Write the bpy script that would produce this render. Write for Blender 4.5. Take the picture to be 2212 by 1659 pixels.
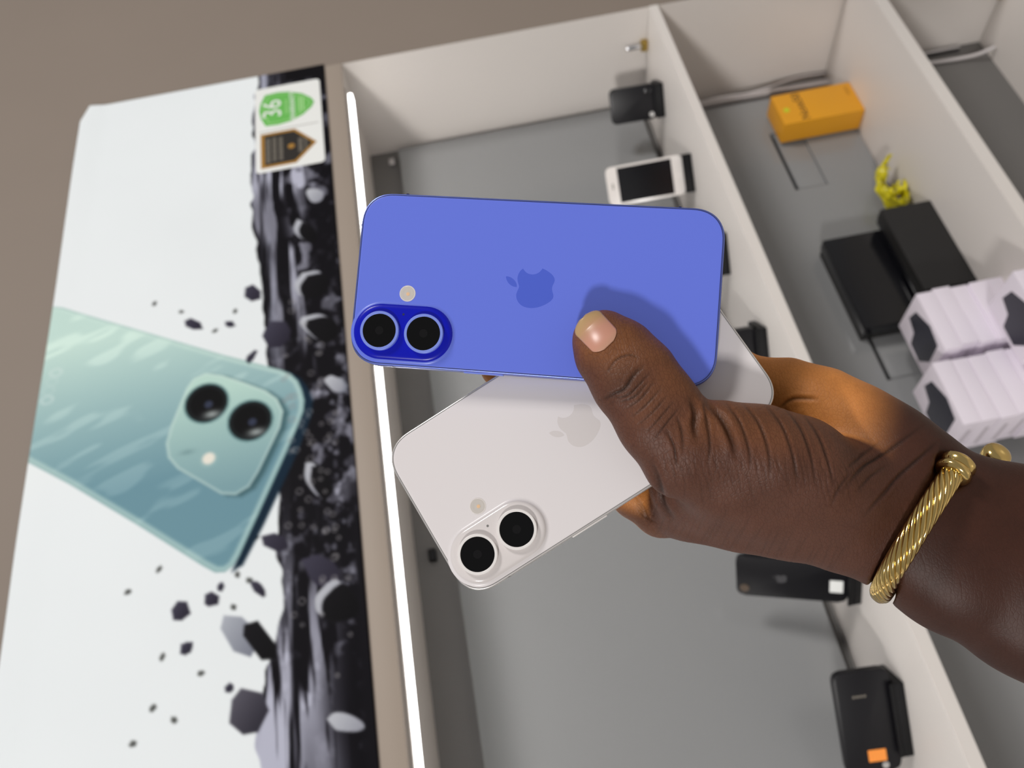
import bpy, bmesh, math, random
import numpy as np
from mathutils import Matrix, Vector

for o in list(bpy.data.objects):
    bpy.data.objects.remove(o)
scene = bpy.context.scene
COL = scene.collection
ZS = 1.05                                   # height of the upper shelf's top above the shop floor

# ------------------------------------------------------------------ camera
# world: X along the cabinet (towards its right end), Y into the cabinet, Z up; the photographer
# held the camera rolled a quarter turn, so the world's up points to the picture's left.
CAM = np.array([-1.3424, -0.9772, 0.3991 + ZS])
RC = np.array([[-0.1676, 0.0872, -0.9820],
               [-0.8373, 0.5133, 0.1885],
               [0.5205, 0.8538, -0.0130]])
_u, _s, _vt = np.linalg.svd(RC)
RC = _u @ _vt
cam_data = bpy.data.cameras.new('camera')
cam_data.sensor_width = 36.0
cam_data.lens = 36.0 * 1800.12 / 2212.0
cam_data.clip_start = 0.02
cam_data.dof.use_dof = True
cam_data.dof.focus_distance = 0.327
cam_data.dof.aperture_fstop = 12.0
cam = bpy.data.objects.new('camera', cam_data)
COL.objects.link(cam)
M = Matrix.Identity(4)
for i in range(3):
    M[i][0] = RC[0][i]; M[i][1] = -RC[1][i]; M[i][2] = -RC[2][i]; M[i][3] = CAM[i]
cam.matrix_world = M
scene.camera = cam

# ------------------------------------------------------------------ light and exposure
scene.view_settings.view_transform = 'Standard'
scene.view_settings.look = 'None'
scene.view_settings.gamma = 1.0
scene.view_settings.use_curve_mapping = False
scene.view_settings.exposure = 0.0
world = bpy.data.worlds.new('shop_ambient')
scene.world = world
world.use_nodes = True
world.node_tree.nodes['Background'].inputs[0].default_value = (1.0, 0.985, 0.975, 1)
world.node_tree.nodes['Background'].inputs[1].default_value = 0.275


def ceiling_lamp(name, loc, target, size, power, col=(1, 0.97, 0.94)):
    l = bpy.data.lights.new(name, 'AREA')
    l.shape = 'SQUARE'; l.size = size; l.energy = power; l.color = col
    o = bpy.data.objects.new(name, l)
    COL.objects.link(o)
    o.location = loc
    o.rotation_euler = (Vector(target) - Vector(loc)).to_track_quat('-Z', 'Y').to_euler()
    return o


ceiling_lamp('ceiling_lamp', (-4.75, -2.25, 2.85), (-1.2, -0.7, 1.45), 0.42, 98)
ceiling_lamp('ceiling_lamp', (0.45, -2.9, 2.85), (-0.9, -0.5, 1.4), 0.6, 54)

# ------------------------------------------------------------------ helpers
def lin(r, g, b):
    f = lambda c: (c / 255 / 12.92) if c <= 10.3 else ((c / 255 + 0.055) / 1.055) ** 2.4
    return (f(r), f(g), f(b), 1.0)


def lin_arr(rgb):
    c = np.asarray(rgb, float) / 255
    return np.where(c <= 0.0404, c / 12.92, ((c + 0.055) / 1.055) ** 2.4)


def mat(name, col, rough=0.5, metal=0.0, spec=0.5, bump=None, var=None, coat=0.0, emit=None, trans=0.0):
    m = bpy.data.materials.new(name)
    m.use_nodes = True
    nt = m.node_tree
    b = nt.nodes['Principled BSDF']
    b.inputs['Base Color'].default_value = col
    b.inputs['Roughness'].default_value = rough
    b.inputs['Metallic'].default_value = metal
    b.inputs['Specular IOR Level'].default_value = spec
    b.inputs['Coat Weight'].default_value = coat
    b.inputs['Coat Roughness'].default_value = 0.05
    b.inputs['Transmission Weight'].default_value = trans
    if emit:
        b.inputs['Emission Color'].default_value = emit[0]
        b.inputs['Emission Strength'].default_value = emit[1]
    if var:                                  # slight procedural variation of the colour: (scale, amount)
        tc = nt.nodes.new('ShaderNodeTexCoord')
        n = nt.nodes.new('ShaderNodeTexNoise'); n.inputs['Scale'].default_value = var[0]
        n.inputs['Detail'].default_value = 4
        mx = nt.nodes.new('ShaderNodeMix'); mx.data_type = 'RGBA'
        mx.inputs[6].default_value = tuple(c * (1 - var[1]) for c in col[:3]) + (1,)
        mx.inputs[7].default_value = tuple(min(1, c * (1 + var[1])) for c in col[:3]) + (1,)
        nt.links.new(tc.outputs['Object'], n.inputs['Vector'])
        nt.links.new(n.outputs['Fac'], mx.inputs[0])
        nt.links.new(mx.outputs[2], b.inputs['Base Color'])
    if bump:                                 # (scale, strength, distance)
        tc = nt.nodes.new('ShaderNodeTexCoord')
        n = nt.nodes.new('ShaderNodeTexNoise'); n.inputs['Scale'].default_value = bump[0]
        bp = nt.nodes.new('ShaderNodeBump'); bp.inputs['Strength'].default_value = bump[1]
        bp.inputs['Distance'].default_value = bump[2]
        nt.links.new(tc.outputs['Object'], n.inputs['Vector'])
        nt.links.new(n.outputs['Fac'], bp.inputs['Height'])
        nt.links.new(bp.outputs['Normal'], b.inputs['Normal'])
    return m


def attr_mat(name, rough=0.5, spec=0.4):
    m = bpy.data.materials.new(name); m.use_nodes = True
    nt = m.node_tree; b = nt.nodes['Principled BSDF']
    a = nt.nodes.new('ShaderNodeAttribute'); a.attribute_name = 'pigment'
    nt.links.new(a.outputs['Color'], b.inputs['Base Color'])
    b.inputs['Roughness'].default_value = rough
    b.inputs['Specular IOR Level'].default_value = spec
    return m


def tag(o, label=None, cat=None, group=None, kind=None):
    if label: o['label'] = label
    if cat: o['category'] = cat
    if group: o['group'] = group
    if kind: o['kind'] = kind
    return o


def empty(name, loc=(0, 0, 0), rot=(0, 0, 0), matrix=None, parent=None):
    o = bpy.data.objects.new(name, None)
    o.empty_display_size = 0.02
    COL.objects.link(o)
    if matrix is not None:
        o.matrix_world = matrix
    else:
        o.location = loc; o.rotation_euler = rot
    if parent: o.parent = parent
    return o


def mesh(name, verts, faces, material, parent=None, smooth=False, angle=None):
    me = bpy.data.meshes.new(name)
    me.from_pydata([tuple(v) for v in verts], [], [tuple(f) for f in faces])
    me.materials.append(material)
    if smooth:
        me.polygons.foreach_set('use_smooth', [True] * len(me.polygons))
    if smooth and angle:
        me.set_sharp_from_angle(angle=math.radians(angle))
    me.update()
    o = bpy.data.objects.new(name, me)
    COL.objects.link(o)
    if parent: o.parent = parent
    return o


def from_bm(name, bm, material, parent=None, smooth=False, angle=35):
    bmesh.ops.recalc_face_normals(bm, faces=bm.faces)
    me = bpy.data.meshes.new(name)
    bm.to_mesh(me); bm.free()
    me.materials.append(material)
    if smooth:
        me.polygons.foreach_set('use_smooth', [True] * len(me.polygons))
        me.set_sharp_from_angle(angle=math.radians(angle))
    o = bpy.data.objects.new(name, me)
    COL.objects.link(o)
    if parent: o.parent = parent
    return o


def box(name, x0, x1, y0, y1, z0, z1, material, parent=None, bevel=0.0, segs=2):
    bm = bmesh.new()
    bmesh.ops.create_cube(bm, size=1)
    for v in bm.verts:
        v.co = Vector(((x0 + x1) / 2 + v.co.x * (x1 - x0), (y0 + y1) / 2 + v.co.y * (y1 - y0), (z0 + z1) / 2 + v.co.z * (z1 - z0)))
    if bevel:
        bmesh.ops.bevel(bm, geom=bm.edges[:] + bm.verts[:], offset=bevel, segments=segs, affect='EDGES', profile=0.6)
    return from_bm(name, bm, material, parent, smooth=bool(bevel))


def slab(name, outline, z0, z1, material, parent=None, bevel=0.0, segs=2, smooth=True, angle=35):
    """prism of a 2-D outline between z0 and z1 (local z)"""
    bm = bmesh.new()
    a = [bm.verts.new((x, y, z0)) for x, y in outline]
    b = [bm.verts.new((x, y, z1)) for x, y in outline]
    n = len(a)
    bm.faces.new(a[::-1]); bm.faces.new(b)
    for i in range(n):
        bm.faces.new((a[i], a[(i + 1) % n], b[(i + 1) % n], b[i]))
    if bevel:
        es = [e for e in bm.edges if abs(e.verts[0].co.z - e.verts[1].co.z) < 1e-9]
        bmesh.ops.bevel(bm, geom=es, offset=bevel, segments=segs, affect='EDGES', profile=0.5)
    return from_bm(name, bm, material, parent, smooth, angle)


def rings(name, loops, material, parent=None, cap0=False, cap1=False, angle=40):
    """skin a list of closed loops with equally many points"""
    n = len(loops[0]); v = [p for l in loops for p in l]; f = []
    for k in range(len(loops) - 1):
        for i in range(n):
            j = (i + 1) % n
            f.append((k * n + i, k * n + j, (k + 1) * n + j, (k + 1) * n + i))
    if cap0: f.append(tuple(range(n - 1, -1, -1)))
    if cap1: f.append(tuple((len(loops) - 1) * n + i for i in range(n)))
    bm = bmesh.new()
    bv = [bm.verts.new(p) for p in v]
    for q in f: bm.faces.new([bv[i] for i in q])
    return from_bm(name, bm, material, parent, True, angle)


def circle(cx, cy, r, n=48):
    return [(cx + r * math.cos(2 * math.pi * i / n), cy + r * math.sin(2 * math.pi * i / n)) for i in range(n)]


def lathe(name, cx, cy, prof, material, parent=None, n=48, angle=30):
    """prof: list of (radius, z)"""
    return rings(name, [[(x, y, z) for x, y in circle(cx, cy, max(r, 1e-6), n)] for r, z in prof], material, parent, angle=angle)


def rrect(w, h, r, p=2.0, n=10, cx=0, cy=0):
    """rounded rectangle; p > 2 gives the continuous-curvature corners of a phone"""
    pts = []
    for sx, sy, a0 in ((1, 1, 0), (-1, 1, 1), (-1, -1, 2), (1, -1, 3)):
        for i in range(n + 1):
            t = i / n * math.pi / 2
            c, s = math.cos(t) ** (2 / p), math.sin(t) ** (2 / p)
            if a0 % 2: c, s = math.sin(t) ** (2 / p), math.cos(t) ** (2 / p)
            pts.append((cx + sx * (w / 2 - r + r * c), cy + sy * (h / 2 - r + r * s)))
    return pts


def tube(name, pts, r, material, parent=None, n=8, rads=None, caps=True):
    P = [Vector(p) for p in pts]
    m = len(P); loops = []
    up = None
    for i in range(m):
        t = (P[min(i + 1, m - 1)] - P[max(i - 1, 0)]).normalized()
        if up is None:
            up = t.orthogonal().normalized()
        up = (up - t * up.dot(t)).normalized()
        s = t.cross(up)
        rr = rads[i] if rads else r
        loops.append([P[i] + (up * math.cos(2 * math.pi * k / n) + s * math.sin(2 * math.pi * k / n)) * rr for k in range(n)])
    return rings(name, loops, material, parent, caps, caps, angle=50)


def catmull(pts, per=10):
    P = [np.array(p, float) for p in pts]
    P = [2 * P[0] - P[1]] + P + [2 * P[-1] - P[-2]]
    out = []
    for i in range(1, len(P) - 2):
        for k in range(per):
            t = k / per
            a, b, c, d = P[i - 1], P[i], P[i + 1], P[i + 2]
            out.append(0.5 * ((2 * b) + (-a + c) * t + (2 * a - 5 * b + 4 * c - d) * t * t + (-a + 3 * b - 3 * c + d) * t ** 3))
    out.append(P[-2])
    return out


def text(name, body, size, material, parent, matrix, extrude=0.0002, align='CENTER'):
    cu = bpy.data.curves.new(name, 'FONT')
    cu.body = body; cu.size = size; cu.extrude = extrude; cu.align_x = align; cu.align_y = 'CENTER'
    cu.resolution_u = 4
    tmp = bpy.data.objects.new(name, cu)
    COL.objects.link(tmp)
    dg = bpy.context.evaluated_depsgraph_get()
    me = bpy.data.meshes.new_from_object(tmp.evaluated_get(dg))
    bpy.data.objects.remove(tmp)
    me.materials.clear(); me.materials.append(material)
    o = bpy.data.objects.new(name, me)
    COL.objects.link(o)
    o.parent = parent
    o.matrix_local = matrix
    return o


def wall_frame(x, y, z):
    """local frame of flat print standing on the cabinet front: local x = right, y = up, z = towards the room"""
    return Matrix(((1, 0, 0, x), (0, 0, -1, y), (0, 1, 0, z), (0, 0, 0, 1)))


def vnoise(x, y, seed=0):
    """2-D value noise"""
    rs = np.random.RandomState(seed); T = rs.rand(256, 256)
    xi, yi = np.floor(x).astype(int), np.floor(y).astype(int)
    fx, fy = x - xi, y - yi
    fx = fx * fx * (3 - 2 * fx); fy = fy * fy * (3 - 2 * fy)
    g = lambda a, b: T[a % 256, b % 256]
    return (g(xi, yi) * (1 - fx) + g(xi + 1, yi) * fx) * (1 - fy) + (g(xi, yi + 1) * (1 - fx) + g(xi + 1, yi + 1) * fx) * fy


def fbm(x, y, seed=0, oct=4):
    s = 0; a = 0.5
    for k in range(oct):
        s = s + a * vnoise(x * 2 ** k, y * 2 ** k, seed + k); a *= 0.5
    return s / (1 - 0.5 ** oct)


def sstep(a, b, x):
    t = np.clip((x - a) / (b - a), 0, 1)
    return t * t * (3 - 2 * t)



# ------------------------------------------------------------------ shared materials
M_TAUPE = mat('taupe_laminate', lin(138, 126, 116), 0.55, spec=0.3, var=(6, 0.03))
M_WHITE = mat('white_melamine', lin(226, 220, 215), 0.42, spec=0.4, var=(5, 0.015))
M_GREY = mat('grey_board', lin(139, 140, 141), 0.16, spec=0.55, var=(4, 0.03))
M_DGREY = mat('dark_grey_board', lin(112, 110, 108), 0.5, spec=0.3, var=(6, 0.04))
M_BLACK = mat('black_plastic', lin(16, 16, 18), 0.42, spec=0.22, var=(40, 0.1))
M_BLACKG = mat('black_gloss', lin(18, 18, 21), 0.12, spec=0.5)
M_CHROME = mat('chrome', lin(225, 225, 228), 0.18, metal=1.0)
M_BRASS = mat('brass', lin(196, 168, 92), 0.3, metal=1.0)
M_CABLE = mat('white_cable', lin(205, 200, 200), 0.45)
M_PRINTW = mat('white_print', lin(240, 242, 240), 0.5)

# ------------------------------------------------------------------ the setting
floor = box('floor', -4.0, 1.6, -3.4, 0.6, -0.05, 0.0, mat('floor_tile', lin(190, 184, 176), 0.3, var=(3, 0.06)))
tag(floor, kind='structure')
wall = box('wall_back', -4.0, 1.6, 0.4, 0.5, 0.0, 2.9, mat('wall_paint', lin(205, 200, 194), 0.7, bump=(120, 0.1, 0.001)))
tag(wall, kind='structure')

# ------------------------------------------------------------------ display cabinet
XL = -2.3                                     # left end of the cabinet, outside the view
H0, D, Z2, Z3 = 0.576, 0.2274, -0.387, -0.7165
DB = 0.262
cab = empty('display_cabinet', (0, 0, 0))
tag(cab, 'taupe and white built-in display cabinet with grey back boards and white shelves', 'cabinet')
z = lambda h: h + ZS
# L-shaped taupe front: the header above the compartments and the pilaster at their right
bm = bmesh.new()
out = [(XL, z(H0)), (0, z(H0)), (0, 0.0), (0.62, 0.0), (0.62, 2.62), (XL, 2.62)]
a = [bm.verts.new((x, 0.0, h)) for x, h in out]; b = [bm.verts.new((x, 0.0012, h)) for x, h in out]
bm.faces.new(a); bm.faces.new(b[::-1])
for i in range(6):
    bm.faces.new((a[i], a[(i + 1) % 6], b[(i + 1) % 6], b[i]))
from_bm('face_panel', bm, M_TAUPE, cab)
box('side_panel', 0.0, 0.018, 0.0012, DB, 0.0, z(H0) + 0.018, M_WHITE, cab)
box('lower_strip', XL, -0.0005, -0.0006, 0.0, z(H0), z(0.606), mat('pale_strip', lin(163, 150, 138), 0.5, spec=0.3, var=(6, 0.02)), cab, bevel=0.0003)  # thin strip along the header's lower edge, toned lighter than the header
box('top_panel', XL, 0.0, 0.0012, D, z(H0), z(H0) + 0.018, M_WHITE, cab)
for h, t in ((0.0, 0.017), (Z2, 0.022), (Z3, 0.018)):
    s = box('shelf', XL, -0.0012 if h == 0 else -0.0028, 0.0, DB if h < 0 else D, z(h) - t, z(h), M_WHITE, cab, bevel=0.0008)
    e = box('edge_band', XL, -0.0012 if h == 0 else -0.0028, -0.0008, 0.0, z(h) - t + 0.0006, z(h) - 0.0006, M_WHITE, s)
box('plinth', XL, 0.0, 0.03, 0.05, 0.0, z(Z3) - 0.25, M_WHITE, cab)
box('back_panel', XL, 0.0, D, D + 0.012, z(0) - 0.01, z(H0), M_DGREY, cab)


def board(name, x0, x1, z0, z1, y0, y1, holes, material, parent):
    """board with rectangular cut-outs, built from cells"""
    xs = sorted({x0, x1} | {h[0] for h in holes} | {h[1] for h in holes})
    zs = sorted({z0, z1} | {h[2] for h in holes} | {h[3] for h in holes})
    solid = lambda i, j: 0 <= i < len(xs) - 1 and 0 <= j < len(zs) - 1 and not any(
        h[0] <= (xs[i] + xs[i + 1]) / 2 <= h[1] and h[2] <= (zs[j] + zs[j + 1]) / 2 <= h[3] for h in holes)
    bm = bmesh.new(); vd = {}

    def V(i, j, k):
        if (i, j, k) not in vd: vd[i, j, k] = bm.verts.new((xs[i], (y0, y1)[k], zs[j]))
        return vd[i, j, k]
    for i in range(len(xs) - 1):
        for j in range(len(zs) - 1):
            if not solid(i, j): continue
            for k in (0, 1):
                bm.faces.new((V(i, j, k), V(i + 1, j, k), V(i + 1, j + 1, k), V(i, j + 1, k)))
            for di, dj, p, q in ((-1, 0, (i, j), (i, j + 1)), (1, 0, (i + 1, j), (i + 1, j + 1)), (0, -1, (i, j), (i + 1, j)), (0, 1, (i, j + 1), (i + 1, j + 1))):
                if not solid(i + di, j + dj):
                    bm.faces.new((V(*p, 0), V(*q, 0), V(*q, 1), V(*p, 1)))
    return from_bm(name, bm, material, parent)


board('back_board', XL, -0.016, z(0.016), z(0.515), 0.210, 0.226, [], M_GREY, cab)
board('back_board', XL, -0.05, z(Z2) + 0.0025, z(-0.0175), D, D + 0.016,
      [(-0.305, -0.149, z(-0.281), z(-0.218)), (-0.736, -0.58, z(-0.281), z(-0.218)), (-1.36, -1.2, z(-0.281), z(-0.218))], M_GREY, cab)
board('back_board', XL, -0.001, z(Z3), z(Z2 - 0.0225), D, D + 0.016, [(-0.020, -0.006, z(-0.668), z(-0.50))], M_DGREY, cab)
box('rear_panel', XL, 0.0, DB, DB + 0.012, 0.0, z(-0.001), M_GREY, cab)

for xa, xb in ((-0.305, -0.149), (-0.736, -0.58), (-1.36, -1.2)):      # covers of the cable openings, a slot left open above
    box('cover_plate', xa + 0.0012, xb - 0.0012, D + 0.0035, D + 0.009, z(-0.281) + 0.0008, z(-0.218) - 0.009, M_GREY, cab, bevel=0.0006)
    box('slot_back', xa, xb, D + 0.0150, D + 0.0156, z(-0.281), z(-0.218), M_BLACK, cab)
# wiring channel and cables at the right of the lower compartment
box('cable_duct', -0.030, -0.018, 0.232, 0.244, z(Z2), z(-0.018), M_CABLE, cab, bevel=0.002)
for x0, x1, x2 in ((-0.042, -0.034, -0.014), (-0.028, -0.036, -0.044)):
    tube('cable', catmull([(x0, 0.222, z(-0.02)), (x1, 0.216, z(-0.14)), (x1 - 0.003, 0.216, z(-0.22)), (x2, 0.220, z(-0.32)), (x2 + 0.002, 0.224, z(-0.383))], 8), 0.0022, M_CABLE, cab)
# metal channel and cable in the lowest compartment
box('metal_channel', -0.017, -0.010, 0.218, 0.2270, z(-0.666), z(-0.45), M_CHROME, cab, bevel=0.001)
tube('cable', catmull([(-0.036, 0.2235, z(-0.42)), (-0.038, 0.2235, z(-0.55)), (-0.044, 0.222, z(-0.62)), (-0.052, 0.214, z(-0.68)), (-0.055, 0.20, z(-0.713))], 8), 0.0035, M_CABLE, cab)
# shelf pins on the side panel and small fixings of the upper board
for h, y in ((0.0, 0.078), (Z3, 0.11)):
    p = box('shelf_bracket', -0.013, -0.0005, y - 0.010, y + 0.010, z(h) + 0.0002, z(h) + 0.013, M_BRASS, cab, bevel=0.002)
    q = lathe('pin', 0, 0, [(0, 0), (0.0045, 0.0), (0.005, 0.004), (0.005, 0.026), (0.0035, 0.030), (0, 0.031)], M_CHROME, p, 20)
    q.location = (-0.0068, y, z(h) + 0.012)
for x, h, m in ((-0.037, 0.532, M_CHROME), (-0.88, 0.55, M_BLACK)):
    box('board_fixing', x - 0.012, x + 0.006, 0.216, D, z(h) - 0.006, z(h) + 0.006, m, cab, bevel=0.0015)

# ------------------------------------------------------------------ light strip under the header
led = empty('led_strip', (-1.2, 0.03, z(H0) - 0.0004))
tag(led, 'long white glowing light strip running under the taupe header', 'light')
MI = Matrix.Translation((1.2, -0.03, -z(H0)))
M_LED = mat('led_diffuser', (1, 1, 1, 1), 0.5, emit=((1.0, 0.985, 0.96, 1), 9.8))
for nm, x0, x1, y0, y1, h0, h1, m in (('housing', XL, -0.055, 0.010, 0.046, -0.004, 0.0, M_WHITE), ('diffuser', XL + 0.01, -0.062, 0.020, 0.037, -0.009, -0.004, M_LED)):
    o = box(nm, x0, x1, y0, y1, z(H0 + h0), z(H0 + h1), m, led, bevel=0.001)
    o.matrix_local = MI

# ------------------------------------------------------------------ poster on the header (flat print, painted per vertex)
PX0, PX1, PZ0, PZ1 = -1.9, 0.004, 0.608, 1.056
NX, NZ = 960, 226
gx, gz = np.meshgrid(np.linspace(PX0, PX1, NX), np.linspace(PZ0, PZ1, NZ))
img = np.empty(gx.shape + (3,)); img[:] = (243, 249, 252)
img -= (fbm(gx * 3, gz * 3, 5)[..., None] * 10)


def inside(poly):
    c = np.zeros(gx.shape, bool); n = len(poly)
    for i in range(n):
        (xa, za), (xb, zb) = poly[i], poly[(i + 1) % n]
        if za == zb: continue
        k = ((za > gz) != (zb > gz)) & (gx < (xb - xa) * (gz - za) / (zb - za) + xa)
        c ^= k
    return c


def edge_dist(poly):
    d = np.full(gx.shape, 9.0); n = len(poly)
    for i in range(n):
        a, b = np.array(poly[i]), np.array(poly[(i + 1) % n]); e = b - a
        t = np.clip(((gx - a[0]) * e[0] + (gz - a[1]) * e[1]) / max(e @ e, 1e-12), 0, 1)
        d = np.minimum(d, np.hypot(gx - a[0] - t * e[0], gz - a[1] - t * e[1]))
    return d


def paint(mask, col):
    m = np.asarray(mask, float)[..., None]
    img[:] = img * (1 - m) + np.asarray(col, float) * m


def soft(poly, w=0.002):
    s = edge_dist(poly); s = np.where(inside(poly), s, -s)
    return sstep(-w, w, s)


# rocky dark band along the lower part of the print
STRIP = [(-1.9, 0.74), (-1.6, 0.735), (-1.4, 0.745), (-1.172, 0.741), (-1.123, 0.742), (-1.084, 0.733), (-1.038, 0.723), (-0.985, 0.707), (-0.929, 0.716), (-0.892, 0.713), (-0.853, 0.713),
         (-0.805, 0.713), (-0.727, 0.710), (-0.656, 0.718), (-0.607, 0.721), (-0.546, 0.726), (-0.492, 0.728), (-0.435, 0.733), (-0.375, 0.739), (-0.313, 0.744), (-0.249, 0.741), (-0.1, 0.738), (0.02, 0.733)]
top = np.interp(gx, [p[0] for p in STRIP], [p[1] for p in STRIP])
top += (vnoise(gx * 60, gx * 0 + 3, 8) - .5) * 0.006 + (vnoise(gx * 22, gx * 0 + 9, 18) - .5) * 0.009
band = sstep(-0.0015, 0.0015, top - gz)
v = (top - gz) / np.maximum(top - PZ0, 0.01)                       # 0 at its upper rim, 1 at the poster's lower edge
wx = gx + 0.02 * fbm(gx * 5, gz * 5, 3); wz = gz + 0.008 * fbm(gx * 8, gz * 12, 4)
streak = fbm(wx * 7, wz * 95, 11, 3)                                # strata running along the band
grain = fbm(wx * 62, wz * 80, 21, 3)
blot = fbm(wx * 26, wz * 36, 31, 3)
rough_zone = np.exp(-((gx + 0.80) / 0.20) ** 2) + 0.35 * sstep(0.45, 0.7, v)
rough_zone = np.clip(rough_zone, 0, 1)
lum = (1 - rough_zone) * sstep(0.50, 0.66, streak) * (1 - sstep(0.50, 0.85, v)) + rough_zone * sstep(0.54, 0.80, grain) * 0.62
lum += 0.85 * sstep(0.64, 0.74, blot) * sstep(0.3, 0.6, v) * (1 - 0.6 * rough_zone)
lum = np.clip(lum * (0.35 + 0.9 * fbm(gx * 9, gz * 22, 41, 2)), 0, 1)
rock = np.array([13, 11, 17])[None, None] * (1 - lum[..., None]) + np.array([186, 188, 206])[None, None] * lum[..., None]
rim = np.exp(-((v - 0.10) / 0.06) ** 2) * sstep(0.42, 0.62, fbm(gx * 6, gz * 30, 51, 2)) * (1 - rough_zone)
rock = rock * (1 - 0.75 * rim[..., None]) + np.array([176, 180, 200]) * 0.75 * rim[..., None]
low = sstep(0.86, 0.95, v) * sstep(-0.75, -0.95, gx)
rock = rock * (1 - low[..., None]) + np.array([16, 14, 20]) * low[..., None]
corner = sstep(-0.30, -0.27, gx) * sstep(0.04, 0.12, v) * 0 + sstep(-0.045, -0.02, gx) * sstep(0.30, 0.42, v)
rock = rock * (1 - corner[..., None]) + np.array([14, 12, 16]) * corner[..., None]
paint(band, rock)


def stone(cx, cz, w, h, ang, seed, col=(36, 33, 44), hi=(92, 92, 108), round_=False):
    rs = random.Random(seed); n = rs.choice((6, 7, 8))
    pts = []
    for k in range(n):
        t = 2 * math.pi * k / n + rs.uniform(-.25, .25); r = rs.uniform(.75, 1.05)
        x, y = w / 2 * r * math.cos(t), h / 2 * r * math.sin(t)
        pts.append((cx + x * math.cos(ang) - y * math.sin(ang), cz + x * math.sin(ang) + y * math.cos(ang)))
    if round_: pts = [tuple(p) for p in catmull(pts + pts[:1], 4)[:-1]]
    m = soft(pts, 0.0018)
    sh = np.clip(((gx - cx) * 0.6 + (gz - cz) * 0.8) / max(w, h) + 0.42, 0, 1)
    paint(m, np.array(col) * (1 - sh[..., None] * .7) + np.array(hi) * sh[..., None] * .7)


# streaked glow behind the drops, then the drawn handset
for k, (x, h) in enumerate([(-0.486, 0.895), (-0.512, 0.853), (-0.56, 0.80), (-0.53, 0.77), (-0.955, 0.75), (-0.94, 0.903), (-0.918, 0.865), (-0.985, 0.77), (-1.121, 0.884), (-1.086, 0.863), (-1.104, 0.838), (-1.057, 0.808), (-1.029, 0.855), (-0.945, 0.765), (-0.90, 0.742)]):
    stone(x, h, 0.010, 0.008, k, 60 + k, (70, 72, 70), (120, 122, 120))
PHONE = [(-0.452, 1.07), (-0.461, 1.041), (-0.532, 0.917), (-0.606, 0.790), (-0.652, 0.704), (-0.662, 0.690), (-0.676, 0.680), (-0.692, 0.675), (-0.710, 0.672), (-0.727, 0.674), (-0.745, 0.681), (-0.781, 0.697), (-0.868, 0.738), (-0.920, 0.763),
         (-0.932, 0.771), (-0.938, 0.781), (-0.936, 0.793), (-0.924, 0.809), (-0.851, 0.896), (-0.770, 0.996), (-0.715, 1.07)]
SIDE = [(-0.655, 0.695), (-0.672, 0.676), (-0.690, 0.666), (-0.712, 0.660), (-0.735, 0.662), (-0.794, 0.686), (-0.885, 0.731), (-0.934, 0.758), (-0.940, 0.772), (-0.868, 0.742), (-0.781, 0.702), (-0.72, 0.68)]
paint(soft(SIDE, 0.003), (16, 38, 56))
g = np.clip(((-0.62 - gx) * 0.85 + (1.0 - gz) * 0.05) / 0.22 + 0.30, 0, 1)[..., None]
pc = np.array([198, 226, 218]) * (1 - g) + np.array([110, 150, 164]) * g
wave = sstep(0.60, 0.74, fbm((gx + gz * .35) * 60, (gz - gx * .2) * 13, 71, 2))[..., None]
pc = pc + wave * np.array([18, 16, 14])
pm = soft(PHONE, 0.0022); paint(pm, pc)
pe = edge_dist(PHONE)
paint(pm * sstep(0.010, 0.004, pe) * 0.55, (206, 232, 224))
paint(pm * sstep(0.003, 0.0, pe) * 0.6, (120, 160, 158))
MOD = [(-0.633, 0.813), (-0.642, 0.789), (-0.662, 0.756), (-0.682, 0.726), (-0.699, 0.710), (-0.721, 0.702), (-0.746, 0.707), (-0.807, 0.737), (-0.827, 0.750), (-0.835, 0.768), (-0.830, 0.787), (-0.780, 0.847), (-0.760, 0.861), (-0.737, 0.865), (-0.709, 0.859), (-0.652, 0.839), (-0.639, 0.830)]
shd = [(x - 0.004, h - 0.008) for x, h in MOD]
paint(soft(shd, 0.005) * 0.75, (52, 84, 90))
g2 = np.clip((-0.66 - gx) / 0.16, 0, 1)[..., None]
paint(soft(MOD, 0.002), np.array([188, 220, 210]) * (1 - g2) + np.array([128, 164, 172]) * g2)
paint(soft(MOD, 0.002) * sstep(0.005, 0.001, edge_dist(MOD)) * 0.5, (214, 234, 228))
# printed lenses: in the print's perspective they are ellipses lying along the module
for cx, cz in ((-0.684, 0.810), (-0.726, 0.748)):
    a = math.radians(32)
    dx, dz = gx - cx, gz - cz
    q = np.hypot((dx * math.cos(a) + dz * math.sin(a)) / 0.0305, (-dx * math.sin(a) + dz * math.cos(a)) / 0.0285)
    paint(sstep(1.16, 1.10, q) * .8, (92, 130, 134))
    paint(sstep(1.07, 0.99, q), (22, 26, 28))
    paint(sstep(0.86, 0.78, q), (8, 8, 10))
    paint(sstep(0.25, 0.15, np.hypot(dx + .003, dz + .003) / 0.03), (52, 58, 78))
    paint(np.exp(-(((dx + .02) / .006) ** 2 + ((dz + .008) / .012) ** 2)) * .8, (190, 200, 200))
q = np.hypot(gx + 0.773, gz - 0.805) / 0.0125
paint(sstep(1.2, 1.0, q), (150, 184, 186)); paint(sstep(0.9, 0.5, q), (238, 234, 222))
paint(np.exp(-(((gx + .757) / .004) ** 2 + ((gz - .835) / .010) ** 2)) * .4, (90, 120, 126))
for cx, cz, s in ((-0.582, 1.036, 1), (-0.628, 1.043, 1), (-0.597, 1.040, .35), (-0.612, 1.043, .35)):   # faint maker's lettering on the drawn phone
    q = np.hypot(gx - cx, (gz - cz) * 0.8)
    paint(np.exp(-((q - 0.0065) / 0.0017) ** 2) * .42 * s, (226, 240, 238))

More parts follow.
